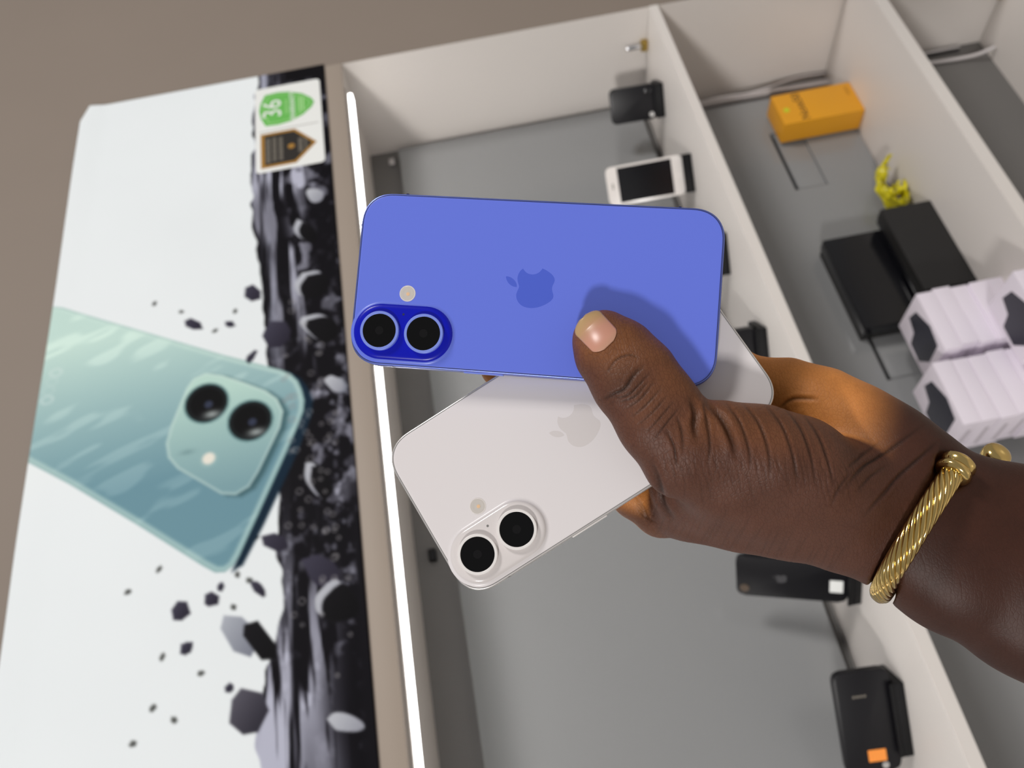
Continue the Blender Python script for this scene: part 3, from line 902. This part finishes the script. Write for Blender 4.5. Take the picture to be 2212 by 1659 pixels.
def crease(lines, depth, width, ridge=0.35, mask=front):
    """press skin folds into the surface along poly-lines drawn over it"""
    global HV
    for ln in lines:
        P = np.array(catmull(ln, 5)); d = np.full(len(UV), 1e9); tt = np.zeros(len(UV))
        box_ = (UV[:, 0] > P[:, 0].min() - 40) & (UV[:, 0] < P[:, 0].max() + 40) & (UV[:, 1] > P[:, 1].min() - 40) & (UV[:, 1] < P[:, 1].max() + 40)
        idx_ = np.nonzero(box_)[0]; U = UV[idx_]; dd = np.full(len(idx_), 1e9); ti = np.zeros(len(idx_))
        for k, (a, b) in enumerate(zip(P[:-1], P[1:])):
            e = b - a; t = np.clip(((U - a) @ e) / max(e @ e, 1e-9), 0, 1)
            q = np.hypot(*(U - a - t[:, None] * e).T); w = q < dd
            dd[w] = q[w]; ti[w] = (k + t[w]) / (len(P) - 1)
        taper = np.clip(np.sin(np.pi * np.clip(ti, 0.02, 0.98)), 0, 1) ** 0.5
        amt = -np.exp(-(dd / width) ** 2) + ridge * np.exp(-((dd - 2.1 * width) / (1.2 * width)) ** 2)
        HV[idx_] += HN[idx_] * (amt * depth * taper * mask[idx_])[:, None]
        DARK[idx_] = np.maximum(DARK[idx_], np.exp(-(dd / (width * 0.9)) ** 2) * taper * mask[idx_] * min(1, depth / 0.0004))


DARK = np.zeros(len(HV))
# knuckle of the thumb
crease([[(1300, 866), (1325, 852), (1350, 838), (1368, 812), (1390, 790)]], 0.0007, 4.5)
crease([[(1322, 858), (1352, 856), (1380, 832), (1408, 800)], [(1340, 868), (1372, 856), (1398, 826)], [(1352, 884), (1385, 860), (1414, 822)], [(1366, 900), (1398, 872), (1428, 838)],
        [(1310, 806), (1330, 778), (1358, 766), (1378, 772)], [(1380, 918), (1412, 888), (1440, 856)], [(1396, 936), (1428, 900), (1455, 868)], [(1412, 952), (1442, 912), (1468, 880)]], 0.00032, 2.6)
# folds at the thumb's root
crease([[(1494, 862), (1502, 890), (1500, 915), (1506, 950)], [(1530, 872), (1560, 905), (1582, 950), (1590, 985)]], 0.0013, 7, 0.5)
crease([[(1518, 875), (1528, 915), (1534, 960), (1530, 1000)], [(1570, 872), (1600, 915), (1618, 970), (1622, 1010)], [(1605, 870), (1640, 915), (1660, 975), (1664, 1030)], [(1652, 872), (1690, 920), (1712, 980), (1724, 1040)],
        [(1692, 878), (1730, 925), (1752, 985), (1762, 1050)], [(1735, 895), (1768, 940), (1790, 1000), (1800, 1050)], [(1462, 900), (1472, 930), (1476, 975)], [(1440, 930), (1456, 965), (1462, 1010)]], 0.00042, 3.4)
rs = random.Random(4)
fine = []
for k in range(44):
    u = 1430 + k * 9.5; v0 = 985 + rs.uniform(-15, 25); L_ = rs.uniform(40, 95)
    fine.append([(u, v0), (u + rs.uniform(2, 14), v0 + L_ * .5), (u + rs.uniform(6, 26), v0 + L_)])
crease(fine, 0.00014, 2.2, 0.2)
fine = []
for k in range(26):
    u = 1395 + k * 16; v0 = 1100 + k * 3.6 + rs.uniform(-20, 10)
    fine.append([(u, v0 + 55), (u + 16, v0 + 25), (u + 34, v0 - 8 + rs.uniform(-14, 10))])
crease(fine, 0.00013, 2.2, 0.2)
# web beside the index knuckle
crease([[(1408, 1000), (1424, 1050), (1432, 1090), (1452, 1120)]], 0.0012, 7, 0.3)
crease([[(1375, 1075 + 8 * k), (1392, 1098 + 6 * k), (1398 + 6 * k, 1128)] for k in range(4)], 0.00025, 3.0)
# palm lines and wrist creases
crease([[(1765, 862), (1712, 862), (1680, 884)], [(1990, 922), (1940, 958), (1895, 990), (1860, 1012), (1820, 1060)], [(2025, 955), (1985, 990), (1940, 1030), (1905, 1075)]], 0.0006, 4.2, 0.3)
crease([[(1830, 1010), (1862, 985), (1900, 955)], [(1852, 1060), (1880, 1030), (1915, 1005)], [(1870, 1110), (1900, 1075), (1930, 1040)], [(1796, 1090), (1815, 1050), (1838, 1020)]], 0.0003, 4)

# pigment: pale palm side, dark back of the hand and forearm
d_palm = sample(F_palm, HV) - np.minimum(sample(F_thumb, HV), sample(F_rad, HV))
w_palm = sstep(0.0030, -0.0015, d_palm)
w_wrist = sstep(1790, 1960, UV[:, 0] + 0.25 * (UV[:, 1] - 930))
w_palm = w_palm * (1 - w_wrist)
w_palm = w_palm * (1 - 0.92 * sstep(1078, 1118, UV[:, 1] - 0.30 * (UV[:, 0] - 1360)) * sstep(1640, 1520, UV[:, 0]) * front)
n1 = fbm(UV[:, 0] / 60, UV[:, 1] / 60, 91, 3); n2 = fbm(UV[:, 0] / 14, UV[:, 1] / 14, 95, 2)
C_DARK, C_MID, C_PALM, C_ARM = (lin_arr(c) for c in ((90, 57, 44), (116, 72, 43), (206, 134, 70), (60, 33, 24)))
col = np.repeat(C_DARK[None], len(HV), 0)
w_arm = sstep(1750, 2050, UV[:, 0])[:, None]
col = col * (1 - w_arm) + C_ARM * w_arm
# warmer skin on the thumb's sides and the upper slope of its root
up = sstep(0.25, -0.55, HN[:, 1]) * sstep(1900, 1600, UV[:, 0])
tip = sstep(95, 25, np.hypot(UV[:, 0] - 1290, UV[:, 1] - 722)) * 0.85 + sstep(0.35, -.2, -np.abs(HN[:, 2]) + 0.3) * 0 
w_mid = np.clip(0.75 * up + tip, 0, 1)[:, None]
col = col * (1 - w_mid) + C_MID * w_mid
col = col * (1 - w_palm[:, None]) + C_PALM * w_palm[:, None]
col = col * (0.86 + 0.28 * n1 + 0.10 * (n2 - .5))[:, None]
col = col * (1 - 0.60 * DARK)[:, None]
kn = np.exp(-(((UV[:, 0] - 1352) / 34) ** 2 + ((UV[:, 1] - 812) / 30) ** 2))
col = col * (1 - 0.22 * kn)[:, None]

M_SKIN = attr_mat('skin', 0.50, 0.26)
nt = M_SKIN.node_tree; bs = nt.nodes['Principled BSDF']
tc = nt.nodes.new('ShaderNodeTexCoord')
vo = nt.nodes.new('ShaderNodeTexVoronoi'); vo.feature = 'DISTANCE_TO_EDGE'; vo.inputs['Scale'].default_value = 780
no = nt.nodes.new('ShaderNodeTexNoise'); no.inputs['Scale'].default_value = 1500; no.inputs['Detail'].default_value = 3
ma = nt.nodes.new('ShaderNodeMath'); ma.operation = 'MINIMUM'; ma.inputs[1].default_value = 0.16
ad = nt.nodes.new('ShaderNodeMath'); ad.operation = 'MULTIPLY_ADD'; ad.inputs[1].default_value = 0.10
bp = nt.nodes.new('ShaderNodeBump'); bp.inputs['Strength'].default_value = 0.38; bp.inputs['Distance'].default_value = 0.0009
nt.links.new(tc.outputs['Object'], vo.inputs['Vector']); nt.links.new(tc.outputs['Object'], no.inputs['Vector'])
nt.links.new(vo.outputs['Distance'], ma.inputs[0]); nt.links.new(no.outputs['Fac'], ad.inputs[0]); nt.links.new(ma.outputs[0], ad.inputs[2])
mp = nt.nodes.new('ShaderNodeMapping'); mp.inputs['Scale'].default_value = (110, 110, 620)
wn = nt.nodes.new('ShaderNodeTexNoise'); wn.inputs['Scale'].default_value = 1.0; wn.inputs['Detail'].default_value = 2; wn.inputs['Roughness'].default_value = 0.6
rg = nt.nodes.new('ShaderNodeMapRange'); rg.inputs['From Min'].default_value = 0.36; rg.inputs['From Max'].default_value = 0.50
a2 = nt.nodes.new('ShaderNodeMath'); a2.operation = 'MULTIPLY_ADD'; a2.inputs[1].default_value = 0.16
nt.links.new(tc.outputs['Object'], mp.inputs['Vector']); nt.links.new(mp.outputs['Vector'], wn.inputs['Vector']); nt.links.new(wn.outputs['Fac'], rg.inputs['Value'])
nt.links.new(rg.outputs['Result'], a2.inputs[0]); nt.links.new(ad.outputs[0], a2.inputs[2])
nt.links.new(a2.outputs[0], bp.inputs['Height']); nt.links.new(bp.outputs['Normal'], bs.inputs['Normal'])
at = [n for n in nt.nodes if n.type == 'ATTRIBUTE'][0]
mu = nt.nodes.new('ShaderNodeMath'); mu.operation = 'MULTIPLY'; mu.inputs[1].default_value = 0.0011
nt.links.new(at.outputs['Alpha'], mu.inputs[0]); nt.links.new(mu.outputs[0], bp.inputs['Distance'])
r2 = nt.nodes.new('ShaderNodeMapRange'); r2.inputs['From Min'].default_value = 0.0; r2.inputs['From Max'].default_value = 0.09; r2.inputs['To Min'].default_value = 0.40; r2.inputs['To Max'].default_value = 0.0
nt.links.new(vo.outputs['Distance'], r2.inputs['Value'])
m3 = nt.nodes.new('ShaderNodeMath'); m3.operation = 'MULTIPLY'
nt.links.new(r2.outputs['Result'], m3.inputs[0]); nt.links.new(at.outputs['Alpha'], m3.inputs[1])
mc = nt.nodes.new('ShaderNodeMix'); mc.data_type = 'RGBA'; mc.blend_type = 'MULTIPLY'; mc.inputs[7].default_value = (0.46, 0.34, 0.32, 1)
nt.links.new(m3.outputs[0], mc.inputs[0]); nt.links.new(at.outputs['Color'], mc.inputs[6]); nt.links.new(mc.outputs[2], bs.inputs['Base Color'])
mv = nt.nodes.new('ShaderNodeMapping'); mv.inputs['Scale'].default_value = (0.62, 0.62, 1.0)
nt.links.new(tc.outputs['Object'], mv.inputs['Vector']); nt.links.new(mv.outputs['Vector'], vo.inputs['Vector'])
bs.inputs['Subsurface Weight'].default_value = 0.08
bs.inputs['Subsurface Radius'].default_value = (1.0, 0.35, 0.2)
bs.inputs['Subsurface Scale'].default_value = 0.004

rough_skin = np.clip(1 - 0.62 * sstep(1780, 2020, UV[:, 0]) - 0.45 * w_palm, 0.1, 1)      # deeply lined back of the hand, smoother palm and forearm
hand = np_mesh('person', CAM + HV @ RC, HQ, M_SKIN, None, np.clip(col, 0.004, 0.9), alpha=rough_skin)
tag(hand, 'left hand and bare forearm holding two phones, thumb pressed on the blue one', 'person')

# ------------------------------------------------------------------ thumbnail
def front_depth(U, V_):
    """distance of the thumb's skin along the sight line"""
    zz = np.full(U.shape, 0.300)
    for _ in range(60):
        P = np.stack([(U - 1106) / 1800.12 * zz, (V_ - 829.5) / 1800.12 * zz, zz], -1).reshape(-1, 3)
        zz = zz + np.clip(sample(F_thumb, P), 0, 0.01).reshape(U.shape) * 0.9
    return zz


axis = np.array([-0.69, -0.72]); axis /= np.linalg.norm(axis); perp = np.array([-axis[1], axis[0]])
ctr = np.array([1289.0, 718.0])
ns, nw = 30, 26
rows = []
for i in range(ns + 1):
    s = i / ns                                                # 0 root .. 1 free edge
    along = -38 + s * 80
    half = 34.5 * (1 - 0.60 * max(0, (0.20 - s) / 0.20) ** 2.0) * (1 + 0.05 * s) * (1 if s < .78 else math.sqrt(max(0.06, 1 - ((s - .78) / .235) ** 2)))
    rows.append([ctr + axis * (along - 6 * (1 - abs(w)) * (1 - s) * 0 ) + perp * half * w for w in np.linspace(-1, 1, nw + 1)])
G = np.array(rows)
zd = front_depth(G[..., 0], G[..., 1])
i0 = int(0.70 * ns); slope = np.clip(np.median(zd[i0] - zd[i0 - 5]) / 5, 0, 0.00012)
for i in range(i0 + 1, ns + 1):                              # the free edge runs on straight instead of following the fingertip round
    zd[i] = np.minimum(zd[i], zd[i0] + slope * (i - i0) * 1.5)
P3 = np.stack([(G[..., 0] - 1106) / 1800.12 * zd, (G[..., 1] - 829.5) / 1800.12 * zd, zd], -1)
nrm = grad(F_thumb, P3.reshape(-1, 3), 0.0015).reshape(P3.shape)
wv = np.abs(np.linspace(-1, 1, nw + 1))[None, :, None]; sv = np.linspace(0, 1, ns + 1)[:, None, None]
P3 = P3 + nrm * (0.00035 * (1 - wv ** 4) * sstep(0.0, 0.12, sv) - 0.00015 + 0.0001 * sstep(0.75, 1.0, sv))
nail_idx = np.arange((ns + 1) * (nw + 1)).reshape(ns + 1, nw + 1)
nq = np.stack([nail_idx[:-1, :-1], nail_idx[1:, :-1], nail_idx[1:, 1:], nail_idx[:-1, 1:]], -1).reshape(-1, 4)
sc = np.repeat(np.linspace(0, 1, ns + 1)[:, None], nw + 1, 1); wc = np.repeat(np.linspace(-1, 1, nw + 1)[None], ns + 1, 0)
bed, lun, free = lin_arr((194, 140, 120)), lin_arr((190, 148, 124)), lin_arr((178, 146, 104))
nc = np.repeat(bed[None], sc.size, 0)
k1 = sstep(0.45, 0.98, sc + 0.12 * np.abs(wc)).reshape(-1, 1); nc = nc * (1 - k1) + free * k1
k2 = sstep(0.22, 0.02, sc).reshape(-1, 1) * .7; nc = nc * (1 - k2) + lun * k2
nail = np_mesh('thumb_nail', CAM + P3.reshape(-1, 3) @ RC, nq, attr_mat('nail', 0.30, 0.4), hand, nc)
so = nail.modifiers.new('thickness', 'SOLIDIFY'); so.thickness = 0.0004; so.offset = -1
nail['label'] = 'pale pink thumbnail with clear free edge'

# ------------------------------------------------------------------ twisted gold cuff around the wrist
M_GOLDM = mat('polished_gold', lin(220, 190, 122), 0.14, metal=1.0, bump=(900, 0.05, 0.0004))
cp = np.array(catmull([tuple(px(*p)) for p in CUFF], 14))
seg = np.r_[0, np.cumsum(np.linalg.norm(np.diff(cp, axis=0), axis=1))]
ts = np.linspace(0, seg[-1], 150)
cp = np.stack([np.interp(ts, seg, cp[:, k]) for k in range(3)], 1)
cuff = empty('bracelet', tuple(cp[40]))
tag(cuff, 'gold twisted-cable cuff bracelet around the wrist', 'bracelet')
off = np.array(cp[40])
cp = cp - off
T = np.gradient(cp, axis=0); T /= np.linalg.norm(T, axis=1, keepdims=True)
Nn = []; up_ = np.cross(T[0], RC[2]); up_ /= np.linalg.norm(up_)
for t in T:
    up_ = up_ - t * (up_ @ t); up_ /= np.linalg.norm(up_); Nn.append(up_.copy())
Nn = np.array(Nn); Bn = np.cross(T, Nn)
tube('core', cp, 0.0030, M_GOLDM, cuff, n=10)
NS = 11
for k in range(NS):
    a = 2 * math.pi * k / NS - 2 * math.pi * ts / 0.046
    tube('strand', cp + 0.0034 * (np.cos(a)[:, None] * Nn + np.sin(a)[:, None] * Bn), 0.00112, M_GOLDM, cuff, n=8)


def end_knob(i, sgn, prof, name):
    t = Vector(T[i] * sgn)
    q = t.to_track_quat('Z', 'Y').to_matrix().to_4x4()
    o = lathe(name, 0, 0, prof, M_GOLDM, cuff, 32, angle=60)
    o.matrix_local = Matrix.Translation(cp[i]) @ q
    return o


ring_prof = [(r * 1.22, q * 1.15) for r, q in [(0.0030, -0.0035), (0.0046, -0.0034), (0.0054, -0.0026), (0.0056, -0.0016), (0.0052, -0.0006), (0.0046, -0.0002), (0.0050, 0.0004), (0.0055, 0.0014), (0.0054, 0.0026), (0.0046, 0.0034), (0.0030, 0.0040), (0.0012, 0.0043), (0.0, 0.0044)]]
end_knob(0, -1, ring_prof, 'end_cap')
end_knob(149, 1, [(0.0030, -0.0040), (0.0044, -0.0038), (0.0050, -0.0028), (0.0047, -0.0018), (0.0056, -0.0010), (0.0062, 0.0010), (0.0060, 0.0030), (0.0052, 0.0046), (0.0036, 0.0057), (0.0016, 0.0061), (0.0, 0.0062)], 'end_cap')

# ------------------------------------------------------------------ display phones on the upper shelf
def face_matrix(x, y, h, yaw=0, lean=0, roll=0):
    """standing frame: local x right, y up, z out of the face; yaw about the vertical, lean backwards"""
    return Matrix.Translation((x, y, z(h))) @ Matrix.Rotation(math.radians(yaw), 4, 'Z') @ Matrix.Rotation(math.radians(90 - lean), 4, 'X') @ Matrix.Rotation(math.radians(roll), 4, 'Z')


def stand(name, x, y, yaw, label, w=0.055, lean=25, h=0.0, tall=0.05, t=0.008):
    """bent acrylic easel: foot, back rest and lip"""
    root = empty(name, (x, y, z(h) + 0.0004), (0, 0, math.radians(yaw)))
    tag(root, label, 'phone stand', 'black easel stands on the upper shelf')
    box('foot', -w / 2, w / 2, -0.007, 0.044, 0.0, 0.0115, M_BLACK, root, bevel=0.0015)
    box('lip', -w / 2, w / 2, -0.007, -0.0035, 0.0115, 0.017, M_BLACK, root, bevel=0.001)
    r = slab('back_rest', [(-w / 2, 0), (w / 2, 0), (w * .36, tall), (-w * .36, tall)], -0.002, 0.002, M_BLACK, root, bevel=0.0006)
    r.matrix_local = Matrix.Translation((0, (t + 0.0045) / math.cos(math.radians(lean)), 0.0105)) @ Matrix.Rotation(math.radians(90 - lean), 4, 'X')
    box('prop', -0.008, 0.008, 0.037, 0.041, 0.0115, tall * 0.6, M_BLACK, root, bevel=0.001)
    return root


def display_phone(name, matrix, w, h, t, m_body, label, screen=None, extra=None):
    root = empty(name, matrix=matrix)
    tag(root, label, 'phone', 'dummy phones on the upper shelf')
    slab('body', [(x, y + h / 2) for x, y in rrect(w, h, 0.0105, 2.2, 8)], -t, 0.0, m_body, root, bevel=0.0018, segs=3)
    if screen:
        s = slab('screen', [(x, y + h / 2) for x, y in rrect(w * 0.89, h * 0.70, 0.0008)], 0.0, 0.0003, M_BLACKG, root)
        slab('earpiece', [(x, y + h * 0.925) for x, y in rrect(0.011, 0.0022, 0.0011)], 0.0, 0.0003, M_GREYP, root)
        lathe('home_key', 0, h * 0.075, [(0.0056, 0.0), (0.0056, 0.0004), (0.0048, 0.0004), (0.0044, 0.0001), (0, 0.0001)], m_body, root, 24)
    if extra: extra(root, w, h)
    return root


M_PEARL = mat('white_handset', lin(226, 220, 216), 0.2, spec=0.5)
M_SLATE = mat('black_handset', lin(18, 17, 21), 0.34, spec=0.28)
M_DIM = mat('dim_grey', lin(66, 65, 68), 0.4)
M_BRONZE = mat('bronze_ring', lin(96, 82, 70), 0.4, metal=0.3)
M_STICK = mat('orange_sticker', lin(250, 150, 56), 0.5)
M_SILV = mat('silver_detail', lin(190, 188, 186), 0.3, metal=0.6)


def small_parts(root, w, h):
    lathe('camera_lens', w * 0.32, h * 0.16, [(0.006, 0.0), (0.006, 0.0012), (0.0045, 0.0015), (0, 0.0012)], M_BLACKG, root, 20)
    lathe('camera_ring', -w * 0.36, h * 0.12, [(0.0046, 0), (0.0046, 0.001), (0.003, 0.001), (0, 0.0006)], M_SILV, root, 20)


def iphone_back(root, w, h):
    lathe('camera_lens', -w * 0.30, h * 0.925, [(0.0062, 0.0), (0.0060, 0.0010), (0.0046, 0.0012), (0.004, 0.0007), (0, 0.0006)], M_BRONZE, root, 24)
    body, leaf = logo_shapes()
    c = lambda P: [((x - 192) / 376 * 0.014, h * 0.60 - (y - 256) / 448 * 0.017) for x, y in P]
    e = slab('emblem', c(body), 0.0, 0.0002, M_DIM, root, smooth=False)
    slab('emblem_leaf', c(leaf), 0.0, 0.0002, M_DIM, e, smooth=False)
    slab('price_tag', rrect(0.020, 0.016, 0.001, cx=-w * 0.10, cy=h * 0.10), 0.0, 0.0004, M_PRINTW, root)


def landscape_back(root, w, h):
    slab('sticker', rrect(0.015, 0.021, 0.001, cx=-0.043, cy=0.027), 0.0, 0.0004, M_STICK, root)
    lathe('camera_ring', -0.056, 0.019, [(0.0040, 0), (0.0040, 0.001), (0.0026, 0.001), (0, 0.0006)], M_SILV, root, 20)
    for k in range(4):
        box('printed_mark', 0.0315, 0.0345, 0.030 + k * 0.0042, 0.033 + k * 0.0042, 0.0, 0.0002, M_GREYP, root)


# all of them are turned towards the left; (centre x, centre y, yaw, width, height, thickness, body, phone label, stand label, details)
HS = [(-0.1325, 0.105, -58, 0.064, 0.086, 0.012, M_SLATE, 'small black handset on an easel near the cabinet side panel', 'black stand under the small black handset', dict(extra=small_parts)),
      (-0.3265, 0.105, -45, 0.068, 0.136, 0.008, M_PEARL, 'white handset with dark screen beside the small black one', 'black stand carrying the white handset', dict(screen=True)),
      (-0.5245, 0.092, -48, 0.070, 0.120, 0.009, M_SLATE, 'black handset almost hidden behind the blue phone', 'black stand peeking out right of the blue phone', {}),
      (-0.722, 0.092, -48, 0.086, 0.052, 0.014, M_SLATE, 'low black handset peeking out above the white phone corner', 'black stand between the white phone corner and the shelf edge', {}),
      (-1.0765, 0.089, -60, 0.067, 0.137, 0.008, M_SLATE, 'black handset with white price tag standing below the wrist', 'black stand under the handset with the white price tag', dict(extra=iphone_back)),
      (-1.236, 0.112, -37, 0.128, 0.066, 0.010, M_SLATE, 'black handset on its long side with an orange sticker', 'black stand under the handset with orange sticker', dict(extra=landscape_back))]
for x, y, yaw, w, h, t, m, l1, l2, kw in HS:
    lean = {0.136: 14, 0.137: 22}.get(h, 6)
    display_phone('display_phone', face_matrix(x, y, 0.0126 + t * math.sin(math.radians(lean)), yaw, lean), w, h, t, m, l1, **kw)
    stand('phone_stand', x, y, yaw, l2, w * (0.97 if w < 0.1 else 0.72), tall=min(0.05, h * .6), lean=lean, t=t)

# ------------------------------------------------------------------ lower compartment
M_YELLOW = mat('yellow_carton', lin(226, 158, 30), 0.42, var=(20, 0.03))
yb = empty('phone_box', (-0.142, 0.2, z(Z2) + 0.0004))
tag(yb, 'yellow phone box standing upright against the grey back board', 'box')
box('carton', -0.041, 0.041, -0.0235, 0.0235, 0.0, 0.158, M_YELLOW, yb, bevel=0.0015)
fm = lambda x, h: Matrix(((1, 0, 0, x), (0, 0, -1, -0.0236), (0, 1, 0, h), (0, 0, 0, 1)))
text('lettering', 'Note50', 0.0235, M_DARKP, yb, fm(0.0, 0.112), 0.0001)
text('lettering', 'realme', 0.009, mat('brown_print', lin(150, 100, 24), 0.5), yb, fm(0.018, 0.014), 0.0001)
slab('seal_dot', circle(0, 0, 0.0055, 24), 0, 0.0003, mat('lime_seal', lin(196, 214, 40), 0.4), yb).matrix_local = fm(-0.004, 0.142)

# crumpled yellow wrapper: a stiff film folded over into a loop
ns_, nt_ = 46, 16
S_, T_ = np.meshgrid(np.linspace(0, 1, ns_), np.linspace(-1, 1, nt_), indexing='ij')
ang_ = math.radians(-20) + S_ * math.radians(290)
kx = 0.046 * (1 + 0.30 * (vnoise(S_ * 9, T_ * 1.5 + 5, 3) - .5)); kz = 0.025 * (1 + 0.5 * (vnoise(S_ * 11, T_ * 2 + 9, 4) - .5))
def film(name, k, seed, parent):
    x_ = k * kx * np.cos(ang_) + 0.010 * (vnoise(S_ * 17, T_ * 4, seed) - .5)
    y_ = 0.024 * T_ * (0.7 + 0.5 * vnoise(S_ * 6, S_ * 0, seed + 1)) * k + 0.009 * (vnoise(S_ * 13, T_ * 3, seed + 3) - .5)
    z_ = k * kz * np.sin(ang_) + 0.009 * (vnoise(S_ * 19, T_ * 5, seed + 2) - .5)
    P_ = np.stack([x_, y_, z_], -1).reshape(-1, 3)
    P_[:, 2] -= P_[:, 2].min() - 0.0006
    wi = np.arange(ns_ * nt_).reshape(ns_, nt_)
    wq = np.stack([wi[:-1, :-1], wi[1:, :-1], wi[1:, 1:], wi[:-1, 1:]], -1).reshape(-1, 4)
    o = np_mesh(name, P_, wq, M_FILM, parent, None, False)
    so = o.modifiers.new('thickness', 'SOLIDIFY'); so.thickness = 0.0007
    return o


M_FILM = mat('yellow_film', lin(220, 208, 24), 0.25, spec=0.6, var=(60, 0.25))
wr = film('plastic_wrapper', 1.0, 5, None)
film('inner_fold', 0.6, 25, wr).location = (0.006, 0.004, 0.008)
wr.location = (-0.372, 0.186, z(Z2) + 0.0012); wr.rotation_euler = (0, 0, math.radians(-14)); wr.scale = (0.95, 0.85, 0.78)
tag(wr, 'crumpled yellow plastic wrapper behind the black boxes', 'wrapper')

M_MATB = mat('matt_black_card', lin(27, 26, 26), 0.55, var=(30, 0.06))
M_GLOB = mat('gloss_black_card', lin(16, 16, 20), 0.16, spec=0.5)
bb = empty('phone_box', (-0.540, 0.166, z(Z2) + 0.0004))
tag(bb, 'matt black box lying on its side on the lower shelf', 'box')
box('lid', -0.089, 0.089, -0.018, 0.004, 0.0, 0.088, M_MATB, bb, bevel=0.0015)
box('tray', -0.0875, 0.0875, 0.0042, 0.014, 0.001, 0.087, M_GLOB, bb, bevel=0.001)
b2 = empty('phone_box', (-0.560, 0.2068, z(Z2) + 0.0004))
tag(b2, 'glossy black box standing behind the matt black one', 'box')
box('lid', -0.096, 0.096, -0.020, 0.002, 0.0, 0.185, M_GLOB, b2, bevel=0.0015)
box('tray', -0.094, 0.094, 0.0022, 0.019, 0.001, 0.183, M_MATB, b2, bevel=0.001)

# flat white accessory boxes in three piles
M_CARD = mat('white_carton', lin(237, 229, 240), 0.5, var=(12, 0.02))
M_FAINT = mat('faint_print', lin(196, 188, 196), 0.5)
M_INK = mat('dark_ink', lin(44, 44, 56), 0.4)
BW, BD, BH = 0.104, 0.086, 0.0272


def proto_box(top_print):
    pass


piles = [('right-hand pile', (-0.716, 0.138), 5), ('left-hand pile', (-0.836, 0.140), 6), ('low front pile', (-0.775, 0.043), 2)]
rs = random.Random(12)
ORD = ['bottom', 'second', 'third', 'fourth', 'fifth', 'sixth']
first = None
for pname, (bx_, by_), n in piles:
    for k in range(n):
        top_ = k == n - 1
        nm = 'topmost box with dark print' if top_ else ORD[k] + ' box from the shelf'
        dx, dy = rs.uniform(-.004, .004), rs.uniform(-.003, .003)
        if first is None:
            root = empty('accessory_box'); first = root
            box('sleeve', -BW / 2, BW / 2, -BD / 2, BD / 2, 0.0, BH - 0.0004, M_CARD, root, bevel=0.0009)
            q = slab('printed_picture', [(-0.036, -0.030), (-0.004, -0.036), (0.034, -0.020), (0.040, 0.004), (0.016, 0.012), (0.010, 0.034), (-0.022, 0.036), (-0.040, 0.010)], BH - 0.0006, BH - 0.0001, M_INK, root, bevel=0.0)
            box('printed_strip', -BW / 2 - 0.0002, -BW / 2 + 0.0004, -0.020, 0.030, 0.006, 0.012, M_FAINT, root)
        else:
            root = first.copy(); COL.objects.link(root)
            for ch in first.children:
                c = ch.copy(); COL.objects.link(c); c.parent = root
        root.location = (bx_ + dx, by_ + dy, z(Z2) + 0.0004 + k * (BH + 0.0002))
        root.rotation_euler = (0, 0, math.radians(rs.uniform(-1.2, 1.2)))
        tag(root, 'white accessory box, %s in the %s of white boxes' % (nm, pname), 'box', 'white accessory boxes on the lower shelf')
